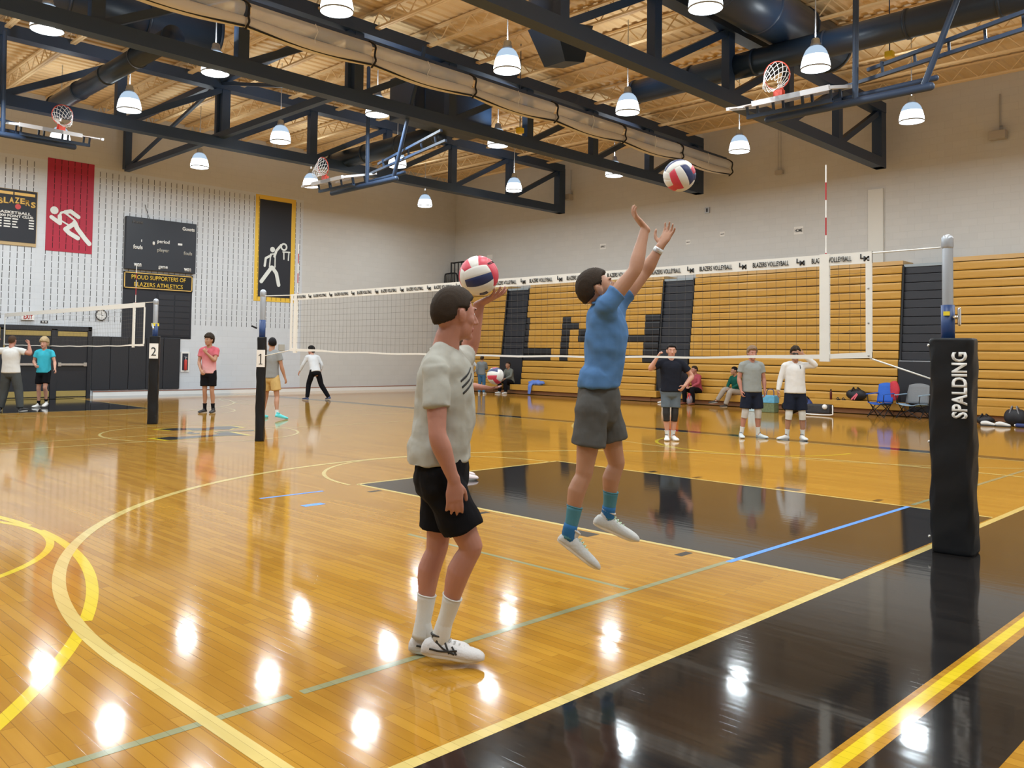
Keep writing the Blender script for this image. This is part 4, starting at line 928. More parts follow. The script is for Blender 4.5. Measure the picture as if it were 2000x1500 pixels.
# ================================================================ balls
def ball(c, r, label, rot=(0, 0, 0), letters=None, Rm=None, cols=None):
    c = V(c); t = thing('volleyball', label, 'ball', c)
    R = Matrix.Rotation(rot[2], 3, 'Z') @ Matrix.Rotation(rot[1], 3, 'Y') @ Matrix.Rotation(rot[0], 3, 'X')
    ms = {'w': mat('white ball leather', (.72, .72, .69), .42), 'r': mat('red ball leather', (.62, .05, .09), .42), 'b': mat('navy ball leather', (.015, .03, .12), .42)}
    if Rm is not None: R = Rm
    faces = [((1, 0, 0), (0, 1, 0), (0, 0, 1)), ((-1, 0, 0), (0, -1, 0), (0, 0, 1)), ((0, 1, 0), (0, 0, 1), (1, 0, 0)), ((0, -1, 0), (0, 0, -1), (1, 0, 0)), ((0, 0, 1), (1, 0, 0), (0, 1, 0)), ((0, 0, -1), (-1, 0, 0), (0, 1, 0))]
    cols = cols or [('r', 'w', 'w'), ('w', 'r', 'b'), ('w', 'b', 'w'), ('b', 'w', 'w'), ('w', 'r', 'w'), ('r', 'w', 'b')]
    for fi, (nn, uu, vv) in enumerate(faces):
        nn, uu, vv = V(nn), V(uu), V(vv)
        for st in range(3):
            vs = []; fs = []; nu, nv = 8, 20
            for i in range(nu+1):
                for j in range(nv+1):
                    a = -1+2*(st+i/nu)/3; b = -1+2*j/nv
                    a = math.tan(a*PI/4); b = math.tan(b*PI/4)
                    p = (nn+uu*a+vv*b).normalized()
                    e = min(i, nu-i)/nu*2/3; e2 = min(j, nv-j)/nv*2; d = min(e*3, e2*1.5, .25)/.25
                    vs.append(c + (R @ p)*r*(1-.018*(1-min(1, d))**2))
            for i in range(nu):
                for j in range(nv): a_ = i*(nv+1)+j; fs.append((a_, a_+nv+1, a_+nv+2, a_+1))
            g = G(); g.add(vs, fs); g.build('panel', ms[cols[fi][st]], t, True)
    if letters:
        d, up = letters; d = V(d).normalized(); up = V(up); up = (up-d*up.dot(d)).normalized(); rt = up.cross(d)
        ch = 'MOLTEN'
        for i, q in enumerate(ch):
            a = (i-2.5)*.115; dd = (d*math.cos(a)+rt*math.sin(a)).normalized(); rr = (rt*math.cos(a)-d*math.sin(a))
            text_obj(q, 'lettering', ink, t, c+dd*(r*1.003), rr, up, .014, .012, bold=.02, ext=.001)
    return t

# ================================================================ people
skins = {'fair': mat('fair skin', (.52, .27, .19), .5, var=.08, vscale=9), 'rosy': mat('rosy skin', (.42, .19, .135), .5, var=.1, vscale=9), 'tan': mat('tan skin', (.39, .20, .12), .5, var=.08, vscale=9), 'brown': mat('light brown skin', (.36, .18, .11), .5)}
for m_ in skins.values():
    b_ = m_.node_tree.nodes['Principled BSDF']; b_.inputs['Subsurface Weight'].default_value = .08; b_.inputs['Subsurface Radius'].default_value = (.02, .008, .004)
def cloth(name, col, var=.05): return mat(name, col, .9, bump=.45, bscale=7, var=var, vscale=5, spec=.15)
lipm = mat('lips', (.42, .13, .11), .5); eyew = mat('eye white', (.7, .7, .68), .3); iris = mat('iris', (.03, .02, .015), .2); sole_m = mat('white sole', (.70, .70, .68), .5)

def remeshed(g, name, m, parent, vox, smooth=4, disp=0, dscale=.16, fac=.5):
    ob = g.build(name, m, parent, True)
    md = ob.modifiers.new('r', 'REMESH'); md.mode = 'VOXEL'; md.voxel_size = vox; md.use_smooth_shade = True
    s_ = ob.modifiers.new('s', 'SMOOTH'); s_.factor = fac; s_.iterations = smooth
    if disp:
        tx = bpy.data.textures.get('folds') or bpy.data.textures.new('folds', 'CLOUDS'); tx.noise_scale = dscale; tx.noise_depth = 1
        d = ob.modifiers.new('d', 'DISPLACE'); d.texture = tx; d.strength = disp; d.mid_level = .5; d.texture_coords = 'GLOBAL' if False else 'LOCAL'
    dg = bpy.context.evaluated_depsgraph_get(); dg.update()
    me = bpy.data.meshes.new_from_object(ob.evaluated_get(dg)); me.name = name
    old = ob.data; ob.modifiers.clear(); ob.data = me
    if not me.materials: me.materials.append(m)
    me.polygons.foreach_set('use_smooth', [True]*len(me.polygons)); bpy.data.meshes.remove(old)
    return ob

def hand(g, wr, d, pn, s, left, curl=.5, spread=.25, near=True, thumb=.9):
    """wr wrist, d finger direction, pn palm normal (direction the palm faces), thumb side computed from left/right"""
    d = V(d).normalized(); pn = V(pn); pn = (pn-d*pn.dot(d)).normalized(); side = d.cross(pn)*(-1 if left else 1)   # towards the thumb
    wr = V(wr); L = .088*s
    g.tube([wr-d*.02*s, wr+d*.02*s, wr+d*.055*s, wr+d*L], [(.028*s, .020*s), (.034*s, .019*s), (.043*s, .016*s), (.042*s, .012*s)], 14, side=side, sub=2)
    for i, (o_, ln) in enumerate(((.031, .074), (.011, .083), (-.010, .077), (-.030, .060))):
        base = wr+d*(L-.008*s)+side*o_*s; dd = (d+side*(spread*(1.5-i)/3)).normalized(); p = [base]; r0 = .0095*s if near else .0105*s
        for k, f in enumerate((.45, .32, .25)):
            a = curl*(.45+.35*k)*(1+.12*i); c_ = sum([curl*(.45+.35*q)*(1+.12*i) for q in range(k+1)])
            p.append(p[-1]+(dd*math.cos(c_)+pn*math.sin(c_))*ln*f*s)
        g.tube(p, [r0, r0*.97, r0*.9, r0*.8], 8, sub=2)
    b0 = wr+d*.022*s+side*.024*s+pn*.004*s; td = (d*.55+side*thumb+pn*.25).normalized()
    g.tube([b0, b0+td*.035*s, b0+(td+d*.25).normalized()*.062*s+pn*.004*s, b0+(td+d*.6).normalized()*.088*s+pn*.008*s], [.014*s, .0125*s, .011*s, .009*s], 8, sub=2)

def shoe(par, heel, toe, upv, s, upper_m, accent_m=None, sole_=None, high=.0, stripes=False, laces=None, name='shoe', ank=None):
    heel = V(heel); toe = V(toe); f = (toe-heel).normalized(); L = .30*s; u = V(upv); u = (u-f*u.dot(f)).normalized(); sd = f.cross(u)
    P = lambda x, y, z: heel+f*x*s+sd*y*s+u*z*s
    prof = [(-.012, .022, .018, .045), (.0, .034, .02, .07), (.03, .040, .02, .088), (.07, .042, .02, .092), (.11, .042, .02, .085), (.15, .046, .02, .072), (.19, .052, .02, .066), (.23, .053, .02, .060), (.265, .047, .02, .052), (.283, .036, .02, .044), (.294, .018, .02, .034)]
    g = G(); vs = []; n = 18
    for x, w_, z0, z1 in prof:
        for k in range(n):
            a = 2*PI*k/n; cy = math.cos(a); sy = math.sin(a)
            y = w_*(abs(cy)**.8)*(1 if cy >= 0 else -1); zz = (z0+(z1-z0)*max(0, sy)**.75) if sy > 0 else z0-.006*abs(sy)
            vs.append(P(x, y, zz))
    fs = [(i*n+k, i*n+(k+1) % n, (i+1)*n+(k+1) % n, (i+1)*n+k) for i in range(len(prof)-1) for k in range(n)]+[tuple(range(n-1, -1, -1)), tuple((len(prof)-1)*n+k for k in range(n))]
    g.add(vs, fs); ob = g.build(name, upper_m, par, True)
    def sub_(gg, nm, mm_, sm=True): 
        q = gg.build(nm, mm_, par, sm); q.parent = ob; return q
    g = G(); vs = []; m_ = 24; out = []
    for k in range(m_):
        a = 2*PI*k/m_; x = .138-.152*math.cos(a); y = (.043+.010*max(0, (x-.14)/.15)-.006*(abs(x-.12) < .04))*math.sin(a); out.append((x, y))
    for z, e in ((0.004, .94), (.0, .9), (.012, 1.0), (.026, 1.0), (.032, .97)):
        pass
    zs = [(.0, .93), (.006, .99), (.024, 1.0), (.030, .97)]
    for z, e in zs:
        for x, y in out: vs.append(P(.138+(x-.138)*e, y*e*1.06, z+.006*max(0, (x-.24)/.05)))
    fs = [(i*m_+k, i*m_+(k+1) % m_, (i+1)*m_+(k+1) % m_, (i+1)*m_+k) for i in range(len(zs)-1) for k in range(m_)]+[tuple(range(m_-1, -1, -1)), tuple((len(zs)-1)*m_+k for k in range(m_))]
    g.add(vs, fs); sub_(g, 'sole', sole_ or sole_m)
    xc = .045 if ank is None else max(.035, min(.070, (V(ank)-heel).dot(f)/s)); g = G(); g.tube([P(xc+.003, 0, .07), P(xc, 0, .105+high)], [(.036*s, .044*s), (.033*s, .041*s)], 18, side=sd, round_=False, cap=False); sub_(g, 'ankle_cuff', (accent_m if stripes else None) or upper_m); g = G()
    g.tube([P(xc+.041*math.cos(a), .033*math.sin(a), .104+high) for a in [2*PI*k/20 for k in range(20)]], .006*s, 6, closed=True, cap=False); sub_(g, 'collar', accent_m or upper_m)
    if laces is not None:
        g = G()
        for i in range(5):
            x = .095+i*.022; z = .092-i*.009; g.tube([P(x, -.022, z-.006), P(x+.008, 0, z+.008), P(x, .022, z-.006)], .0035*s, 6, sub=3)
        sub_(g, 'laces', laces)
    if stripes:
        g = G()
        for sgn in (-1, 1):
            Q = lambda x, z: P(x, sgn*(.0455+.004*max(0, min(1, (x-.1)/.1))-max(0, z-.045)*.42), z)
            g.tube([Q(.03, .045), Q(.09, .040), Q(.16, .052)], (.0048*s, .0014*s), 8, side=u, sub=4); g.tube([Q(.06, .075), Q(.10, .050), Q(.15, .034)], (.0048*s, .0014*s), 8, side=u, sub=4)
            g.tube([Q(.10, .078), Q(.125, .034)], (.0045*s, .0014*s), 8, side=f); g.tube([Q(.135, .066), Q(.16, .034)], (.0045*s, .0014*s), 8, side=f)
        sub_(g, 'side_stripes', accent_m or ink)
    return ob

def arm_tube(g, sh, el, wr, s, k=1.0, side=None):
    k = k*1.08
    sh, el, wr = V(sh), V(el), V(wr); a = el-sh; b = wr-el
    g.tube([sh, sh+a*.3, sh+a*.6, el-a*.08, el+b*.06, el+b*.28, el+b*.6, wr-b*.06, wr], [.050*s*k/1.08, .049*s*k/1.04, .045*s*k, .039*s*k, .041*s*k, .043*s*k, .034*s*k, (.028*s*k, .024*s*k), (.027*s*k, .021*s*k)], 14, sub=2)
def leg_tube(g, hip, kn, an, s, k=1.0, back=None):
    hip, kn, an = V(hip), V(kn), V(an); a = kn-hip; b = an-kn; bk = V(back)*s if back is not None else V((0, 0, 0))
    g.tube([hip+a*.10, hip+a*.28, hip+a*.6, kn-a*.10, kn, kn+b*.10, kn+b*.32+bk*.018, kn+b*.62+bk*.008, an-b*.10, an+b*.04],
           [.078*s*k, .082*s*k, .070*s*k, .057*s*k, .056*s*k, .052*s*k, (.056*s*k, .058*s*k), .043*s*k, .032*s*k, .034*s*k], 16, sub=2)

def person(label, J, F, HF, s, o, vox=.011, group=None, HU=None, near=False):
    """J: joints (world). F: chest facing, HF: face direction. o: outfit"""
    J = {k: V(v) for k, v in J.items()}; F = V(F).normalized(); HF = V(HF).normalized()
    g = G(); R_ = (J['shR']-J['shL']).normalized(); k = o.get('build', 1.0)
    up = (J['nb']-J['pelvis']).normalized()
    base = V((J['pelvis'].x, J['pelvis'].y, 0 if not o.get('air') else J['anR'].z))
    hipv = (J['hipR']-J['hipL']).normalized()
    ch = J.get('chest', J['pelvis'].lerp(J['nb'], .72)); wa = J.get('waist', J['pelvis'].lerp(J['nb'], .33))
    fwd = (F-up*F.dot(up)).normalized(); 
    # torso
    g.tube([J['pelvis']-up*.10*s, J['pelvis'], wa, ch, ch.lerp(J['nb'], .6), J['nb']-up*.02*s], [(.13*s*k, .095*s*k), (.146*s*k, .108*s*k), (.138*s*k, .10*s*k), (.162*s*k, .115*s*k), (.15*s*k, .092*s*k), (.07*s, .06*s)], 20, side=R_, sub=3)
    for q in 'RL':
        sh, el, wr = J['sh'+q], J['el'+q], J['wr'+q]
        g.tube([ch.lerp(J['nb'], .55), ch.lerp(J['nb'], .55).lerp(sh, .6), sh], [.07*s, .065*s, .056*s], 14)
        g.tube([J['nb']-up*.01*s, J['nb'].lerp(sh, .5)+up*.01*s, sh], [.05*s, .042*s, .045*s], 12)
        arm_tube(g, sh, el, wr, s, k*.98)
        hd = o.get('hand'+q, {}); dd = V(hd.get('d', (wr-el).normalized())); pn = V(hd.get('n', (R_*(-1 if q == 'R' else 1)))); 
        hand(g, wr, dd, pn, s, q == 'L', hd.get('curl', .5), hd.get('spread', .2), near, hd.get('thumb', .9))
        sdd = J.get('kf'+q, F)
        leg_tube(g, J['hip'+q], J['kn'+q], J['an'+q], s, k, -V(F))
        fd = (J['toe'+q]-J['heel'+q]).normalized(); g.tube([J['an'+q], J['heel'+q]+fd*.09*s+V((0, 0, .05*s)), J['toe'+q]-fd*.07*s+V((0, 0, .03*s))], [.034*s, .034*s, .022*s], 10)
    # head
    hu = V(HU) if HU is not None else V((0, 0, 1)); hf = HF; hu = (hu-hf*hu.dot(hf)).normalized(); hr = hf.cross(hu); c = J['head']
    hs_ = s*o.get('headk', 1.06); bs = s; s = hs_; P = lambda r, f, u: c+hr*r*hs_+hf*f*hs_+hu*u*hs_; AX = (hr, hf, hu)
    g.ell(P(0, -.012, .022), V((.076, .098, .100))*s, AX, 28, 18)
    g.ell(P(0, .030, -.050), V((.058, .060, .066))*s, AX); g.ell(P(0, .045, -.005), V((.060, .052, .078))*s, AX); g.ell(P(0, .076, -.097), V((.024, .020, .019))*s, AX)
    g.tube([P(0, .092, .020), P(0, .107, -.005), P(0, .119, -.030)], [.009*s, .0105*s, .0135*s], 10); g.ell(P(0, .103, -.034), V((.018, .014, .009))*s, AX)
    g.ell(P(0, .090, .034), V((.046, .013, .012))*s, AX); g.ell(P(0, .084, -.062), V((.026, .014, .014))*s, AX)
    for q in (-1, 1):
        g.ell(P(.077*q, -.008, -.006), V((.010, .020, .033))*s, AX, 12, 10); g.ell(P(.084*q, -.014, .006), V((.008, .018, .026))*s, AX, 12, 10); g.ell(P(.042*q, .052, -.020), V((.022, .027, .030))*s, AX)
    s = bs
    g.tube([J['nb']-up*.04*s, J['nb'].lerp(P(0, -.025, -.06), .55), P(0, -.015, -.05)], [.070*s, .060*s, .058*s], 16)
    body = remeshed(g, 'person', skins[o.get('skin', 'fair')], None, vox, 3 if near else 3)
    # move origin to the base
    body.data.transform(Matrix.Translation(-base)); body.location = base; body['_o'] = tuple(base)
    tag(body, label, 'person', group)
    # face
    for q in (-1, 1):
        g = G(); g.ell(P(.032*q, .0755, .008), V((.0125, .0105, .0075))*s, AX, 14, 10); e = g.build('eye', eyew, body, True)
        g = G(); g.ell(P(.033*q, .0840, .008), V((.0056, .0035, .006))*s, AX, 10, 8); ii = g.build('iris', iris, body, True); ii.parent = e
        g = G(); g.tube([P(.016*q, .0965, .029), P(.032*q, .094, .034), P(.048*q, .082, .030)], [.0035*s, .004*s, .0025*s], 6, sub=3); g.build('eyebrow', o['hair'], body, True)
    g = G(); g.tube([P(-.024, .086, -.063), P(-.010, .0945, -.058), P(.010, .0945, -.058), P(.024, .086, -.063)], [(.004*s, .003*s), (.006*s, .005*s), (.006*s, .005*s), (.004*s, .003*s)], 8, sub=2); g.tube([P(-.020, .086, -.067), P(0, .093, -.070), P(.020, .086, -.067)], [(.004*s, .003*s), (.008*s, .006*s), (.004*s, .003*s)], 8, sub=3); g.build('mouth', lipm, body, True)
    # hair
    hs = o.get('hairstyle', 'short'); g = G(); g.ell((0, 0, 0), 1, None, 72, 44); vs = []; rnd = random.Random(hash(label) % 999 if False else len(label))
    vol = {'short': .010, 'mop': .030, 'medium': .018, 'buzz': .004, 'curly': .022, 'cap': .008, 'bun': .010}[hs]
    for v in g.v:
        n_ = v.normalized(); r, f, u = n_.x, n_.y, n_.z
        hl = .42 if hs in ('short', 'buzz', 'medium', 'bun') else .30 if hs == 'curly' else .22
        if hs == 'cap': hl = .25
        # hairline height as function of front-ness
        lim = hl if f > .55 else (hl-(.55-f)*1.15 if f > -.1 else hl-.75-(-.1-f)*.55)
        if abs(r) > .75 and -.25 < f < .35: lim = max(lim, .02)
        lim = max(lim, -.84 if hs != 'mop' else -.75)
        lim += .03*math.sin(r*23+f*9)*math.sin(f*31) if u < .5 else 0
        if abs(r) > .55 and .12 < f < .42 and hs != 'mop': lim = min(lim, -.12+abs(f-.27)*2.2)
        d_ = u-lim; w_ = max(0, min(1, d_/.10))
        th = vol*(1+.9*max(0, u)*(hs in ('mop', 'medium', 'curly'))+(.9*max(0, f)*max(0, u) if hs in ('short', 'medium') else 0)) + (.006*math.sin(19*r+7*f)*math.sin(23*u+5*r)+.004*math.sin(41*f+11*u) if hs in ('mop', 'curly', 'medium') else .002*math.sin(37*r+9*u)*math.sin(31*f))
        k_ = (1+(th+.003)/.09) if w_ >= 1 else (.86+(1+(th+.003)/.09-.86)*w_)
        vs.append(P(.076*r*k_, -.012+.100*f*k_, .022+.102*u*k_))
    g.v = vs
    if hs == 'bun': g.ell(P(0, -.12, .0), V((.035, .035, .045))*s, AX)
    g.build('hair', o['hair'], body, True)
    if hs == 'cap':
        g = G(); g.ell(P(0, -.005, .075), V((.085, .105, .055))*s, AX); g.ell(P(0, .12, .07), V((.06, .06, .008))*s, AX); g.build('cap', o['capm'], body, True)
    if o.get('glasses'):
        g = G(); g.bar(P(-.06, .104, .012), P(.06, .104, .012), .03*s, .008*s, side=hu); g.bar(P(.062, .10, .014), P(.08, 0, .014), .008*s); g.bar(P(-.062, .10, .014), P(-.08, 0, .014), .008*s); g.build('sunglasses', ink, body)
    # top
    tp = o['top']; g = G(); lo = o.get('loose', .028); hem = o.get('hem', .045)
    pl = J['pelvis']; hp = pl-up*hem*s+V(o.get('hemv', (0, 0, 0)))
    g.tube([hp, hp+up*.05*s, wa, ch, ch.lerp(J['nb'], .62), J['nb']-up*.015*s], [((.168*k+lo)*s, (.122*k+lo)*s), ((.166*k+lo)*s, (.121*k+lo)*s), ((.150*k+lo)*s, (.112*k+lo)*s), ((.170*k+lo*.6)*s, (.125*k+lo*.6)*s), ((.150*k+.02)*s, (.098*k+.015)*s), (.078*s, .068*s)], 24, side=R_, sub=3, round_=False)
    for q in 'RL':
        sh, el, wr = J['sh'+q], J['el'+q], J['wr'+q]; tr_ = ch.lerp(J['nb'], .5)
        g.tube([tr_, tr_.lerp(sh, .6), sh], [.080*s, .076*s, .062*s], 16); g.tube([ch.lerp(J['nb'], .1)+(sh-tr_)*.42, ch.lerp(J['nb'], .3)+(sh-tr_)*.62, sh], [.075*s, .075*s, .062*s], 16); g.tube([J['nb']-up*.02*s, J['nb'].lerp(sh, .5)+up*.008*s, sh], [.060*s, .055*s, .058*s], 12)
        if tp == 'long': g.tube([sh, sh.lerp(el, .5), el, el.lerp(wr, .5), wr.lerp(el, .06)], [.070*s, .062*s, .055*s, .050*s, .038*s], 14, sub=3, round_=False)
        else:
            e2 = o.get('sleeve', .56); g.tube([sh, sh.lerp(el, e2*.5), sh.lerp(el, e2)], [.066*s, o.get('sleever', .069)*s*k, (o.get('sleever', .069)+.004)*s*k], 16, sub=3, round_=False)
    shirt = remeshed(g, {'tee': 't_shirt', 'long': 'long_sleeve_shirt', 'hoodie': 'sweatshirt'}[o.get('topname', tp)], o['topm'], body, vox*1.15, 9 if near else 4, o.get('fold', .012), .13)
    g = G(); cn = J['nb']-up*.012*s; g.tube([cn+(R_*math.cos(a)*.074+fwd*(math.sin(a)*.068+.004)-up*.020*max(0, math.sin(a)))*s for a in [2*PI*i/28 for i in range(28)]], .009*s, 8, closed=True, cap=False); q_ = g.build('collar', o['topm'], body, True); q_.parent = shirt
    # bottom
    bt = o['bottom']; g = G(); fl_ = o.get('flare', 1.0)
    g.tube([pl+up*.07*s, pl, pl-up*.07*s], [(.160*s*k, .120*s*k), (.176*s*k, .134*s*k), (.172*s*k, .130*s*k)], 22, side=hipv, sub=2)
    for q in 'RL':
        hip, kn, an = J['hip'+q], J['kn'+q], J['an'+q]
        g.ell(hip+(hip-pl)*.1, V((.100, .100, .13))*s*k)
        if bt == 'shorts':
            e2 = o.get('shortlen', .74); g.tube([hip, hip.lerp(kn, e2*.4), hip.lerp(kn, e2)], [(.104*s*k, .108*s*k), (.106*s*k*fl_, .108*s*k*fl_), (.106*s*k*fl_, .108*s*k*fl_)], 20, sub=3, round_=False)
        else: g.tube([hip, hip.lerp(kn, .5), kn, kn.lerp(an, .5), kn.lerp(an, 1.02)], [.106*s*k, .100*s*k, .087*s*k, .081*s*k, .068*s*k], 18, sub=3, round_=False)
    remeshed(g, bt, o['botm'], body, vox*(1.15 if bt == 'shorts' else .95), 4 if bt == 'shorts' else 2, o.get('fold', .012)*.8, .12)
    # socks, pads, shoes
    for q in 'RL':
        kn, an = J['kn'+q], J['an'+q]; b = kn-an
        hl_ = J['heel'+q]; fd_ = (J['toe'+q]-hl_).normalized()
        if o.get('sockm'):
            h_ = o.get('sockh', .30); g = G(); bk = -V(F)*s*.006
            g.tube([an-b*(.10 if not near or o.get('socktop') else .20), an, an+b*h_*.5, an+b*h_+bk], [.041*s, .039*s, .041*s, .0465*s*(1+.3*max(0, h_-.3))], 18, sub=3, round_=False); (g.tube([an+b*.05, an, hl_+fd_*.085*s+V((0, 0, .055*s))], [.036*s, .040*s, .036*s], 14, round_=True) if near and not o.get('socktop') else None); sk = g.build('sock', o['sockm'], body, True)
            g = G(); t_, a_, b_2 = frame(b); g.tube([an+b*h_+bk+(a_*math.cos(x)+b_2*math.sin(x))*.0465*s for x in [2*PI*i/20 for i in range(20)]], .004*s, 6, closed=True, cap=False); cu_ = g.build('cuff', o['sockm'], body, True); cu_.parent = sk
            if o.get('socktop'): 
                g = G(); g.tube([hl_+fd_*.085*s+V((0, 0, .055*s)), an-b*.02, an+b*h_*.30], [.0385*s, .0425*s, .0425*s], 16, round_=False, sub=2); cu_ = g.build('sock_foot', o['socktop'], body, True); cu_.parent = sk
        if o.get('padm'):
            a_ = J['hip'+q]-kn; g = G(); g.tube([kn+a_*.28, kn+a_*.1, kn, kn-b*.18, kn-b*(.34 if o.get('padlong') else .26)], [.070*s, .068*s, .069*s, .062*s, .062*s], 16, sub=2, round_=False); g.build('knee_pad', o['padm'], body, True)
        hl, toe = J['heel'+q], J['toe'+q]
        shoe(body, hl, toe, o.get('shoeup'+q, b.normalized() if o.get('air') else (0, 0, 1)), s, o['shoem'], o.get('shoea'), o.get('solem'), stripes=o.get('stripes', False), laces=o.get('laces'), high=o.get('high', .0), ank=an)
    return body, shirt

CF = V((.6988, .7153, 0)); CR = V((.7153, -.6988, 0))    # away from the lens / toward picture right
def stand(root, f, s, **over):
    """default standing pose; overrides are (right, forward, up) metres for a 1.8 m body"""
    f = V((f[0], f[1], 0)).normalized(); r = f.cross(V((0, 0, 1))); root = V(root)
    L = dict(pelvis=(0, 0, .95), nb=(0, -.01, 1.50), head=(0, .03, 1.665), shR=(.185, -.01, 1.45), shL=(-.185, -.01, 1.45), elR=(.235, -.03, 1.17), elL=(-.235, -.03, 1.17), wrR=(.245, .05, .92), wrL=(-.245, .05, .92),
             hipR=(.09, 0, .93), hipL=(-.09, 0, .93), knR=(.10, .02, .50), knL=(-.10, .02, .50), anR=(.11, -.02, .09), anL=(-.11, -.02, .09), heelR=(.11, -.07, 0), heelL=(-.11, -.07, 0), toeR=(.15, .21, 0), toeL=(-.15, .21, 0))
    L.update(over)
    return {k: root+(r*v[0]+f*v[1]+V((0, 0, v[2])))*s for k, v in L.items()}, f, r
def dirv(f, r, d): return r*d[0]+f*d[1]+V((0, 0, d[2]))

hair_b = mat('dark brown hair', (.032, .022, .015), .7, bump=.5, bscale=140, bdist=.003, spec=.15); hair_k = mat('black hair', (.006, .005, .006), .6, bump=.5, bscale=140, bdist=.003, spec=.15)
hair_m = mat('mid brown hair', (.06, .035, .02), .7, bump=.5, bscale=140, bdist=.003, spec=.15); hair_y = mat('blond hair', (.45, .33, .18), .6, bump=.5, bscale=50); hair_r = mat('light brown hair', (.20, .12, .06), .6, bump=.4, bscale=50)
black_c = cloth('black cloth', (.006, .006, .008)); white_c = cloth('white cloth', (.62, .63, .62)); sockw = mat('white ribbed sock', (.62, .62, .59), .8, bump=.4, bscale=40, bdist=.004)

def decal(shirt, pts, d, rad, m, name):
    """painted print: polyline pressed on the shirt surface along direction d"""
    me = shirt.data; off = shirt.matrix_world.translation if False else V(shirt.parent['_o'])
    bvh = BVHTree.FromPolygons([v.co+off for v in me.vertices], [tuple(p.vertices) for p in me.polygons]); out = []
    d = V(d).normalized()
    for a, b in zip(pts, pts[1:]):
        for i in range(5):
            p = V(a).lerp(V(b), i/5); h = bvh.ray_cast(p-d*1.2, d)
            if h[0] is not None: out.append(h[0]-d*.002)
    h = bvh.ray_cast(V(pts[-1])-d*1.2, d)
    if h[0] is not None: out.append(h[0]-d*.001)
    if len(out) < 2: return
    g = G(); g.tube(out, (rad, rad*.25), 8, side=(0, 0, 1)); q = g.build(name, m, shirt.parent, True); q.parent = shirt

# ---- server with the ball (near, seen from his right)
JA = dict(head=(-3.216, .610, 1.772), nb=(-3.250, .648, 1.610), chest=(-3.235, .655, 1.394), waist=(-3.240, .665, 1.157), pelvis=(-3.238, .668, .995),
          shR=(-3.385, .560, 1.500), elR=(-3.435, .485, 1.182), wrR=(-3.358, .445, .960), shL=(-3.075, .745, 1.525), elL=(-2.835, .905, 1.585), wrL=(-2.835, .822, 1.860),
          hipR=(-3.305, .605, .950), knR=(-3.185, .500, .615), anR=(-3.230, .642, .205), heelR=(-3.297, .722, .050), toeR=(-3.097, .502, .020),
          hipL=(-3.160, .735, .930), knL=(-3.170, .770, .575), anL=(-3.217, .822, .170), heelL=(-3.245, .880, .010), toeL=(-3.06, .690, .005))
FA = CR*.97+CF*.24
oA = dict(hair=hair_b, hairstyle='short', skin='rosy', top='tee', topm=cloth('light grey tee', (.40, .40, .36)), loose=.030, hemv=-CR*.018, hem=-.03, sleeve=.60, bottom='shorts', botm=black_c, shortlen=.76, flare=.94, build=1.0,
          sockm=sockw, sockh=.36, shoem=mat('white grey shoe mesh', (.58, .57, .57), .55, bump=.2, bscale=60), shoea=mat('black shoe accent', (.02, .02, .02), .5), stripes=True, laces=mat('grey laces', (.45, .45, .45), .7), solem=sole_m,
          handR=dict(d=V((.08, .02, -1)), n=CF, curl=.22, thumb=.5), handL=dict(d=V((0, 0, 1))+CR*.25+CF*.15, n=V((0, 0, 1))*.2+CR*-.1+CF*-.1, curl=.3, spread=.9), fold=.034, headk=1.03, sleever=.062)
oA['handR']['n'] = CF*.95-CR*.25; oA['handL'] = dict(d=(V((0, 0, .35))+CR*.75-CF*.35), n=V((0, 0, 1)), curl=.25, spread=1.0)
bA, sA = person('man in light grey t-shirt and black shorts nearest the camera, holding up a ball', JA, FA, CR*1.0+CF*.66+V((0, 0, -.02)), 1.06, oA, vox=.0065, near=True)
cc = V(JA['chest'])
for k in range(3):
    a = cc+CR*(-.02+.006*k)-CF*.02+V((0, 0, .045-.030*k)); b = a+(CR*.75+CF*.65)*.115+V((0, 0, .065)); decal(sA, [a, b], CF*.75-CR*.65, .0065, ink, 'chest_stripe')
for q, x in (('R', .0), ('L', .0)):
    pass
by = (V((0, 0, .86))-CF*.34-CR*.30).normalized(); bx = -CF-V((0, 0, .25)); bx = (bx-by*bx.dot(by)).normalized(); bz = bx.cross(by)
ball((-2.905, .762, 2.008), .110, 'red, white and navy volleyball held up beside the man in the light grey t-shirt', Rm=Matrix((bx, by, bz)).transposed(),
     cols=[('w', 'b', 'w'), ('w', 'r', 'w'), ('r', 'w', 'r'), ('w', 'b', 'w'), ('w', 'r', 'w'), ('r', 'r', 'b')], letters=(-CF*.55+CR*.75+V((0, 0, .75)), V((0, 0, -1))+CR*.6))

# ---- jumping player
JB = dict(head=(-1.946, .685, 1.985), nb=(-1.920, .664, 1.915), chest=(-1.893, .652, 1.700), waist=(-1.898, .668, 1.481), pelvis=(-1.915, .690, 1.300),
          shR=(-2.025, .560, 1.875), elR=(-1.913, .429, 2.095), wrR=(-1.812, .427, 2.365), shL=(-1.745, .690, 1.890), elL=(-1.580, .590, 2.115), wrL=(-1.537, .500, 2.285),
          hipR=(-2.010, .665, 1.245), knR=(-2.040, .700, .870), anR=(-2.107, .760, .500), heelR=(-2.153, .808, .440), toeR=(-2.015, .679, .300),
          hipL=(-1.830, .715, 1.240), knL=(-1.745, .680, .905), anL=(-1.752, .735, .580), heelL=(-1.810, .800, .500), toeL=(-1.633, .636, .400))
FB = CR*.95+CF*.30; uf = V((0, 0, 1))
teal = mat('teal blue sock', (.05, .19, .25), .8, bump=.4, bscale=40, bdist=.004)
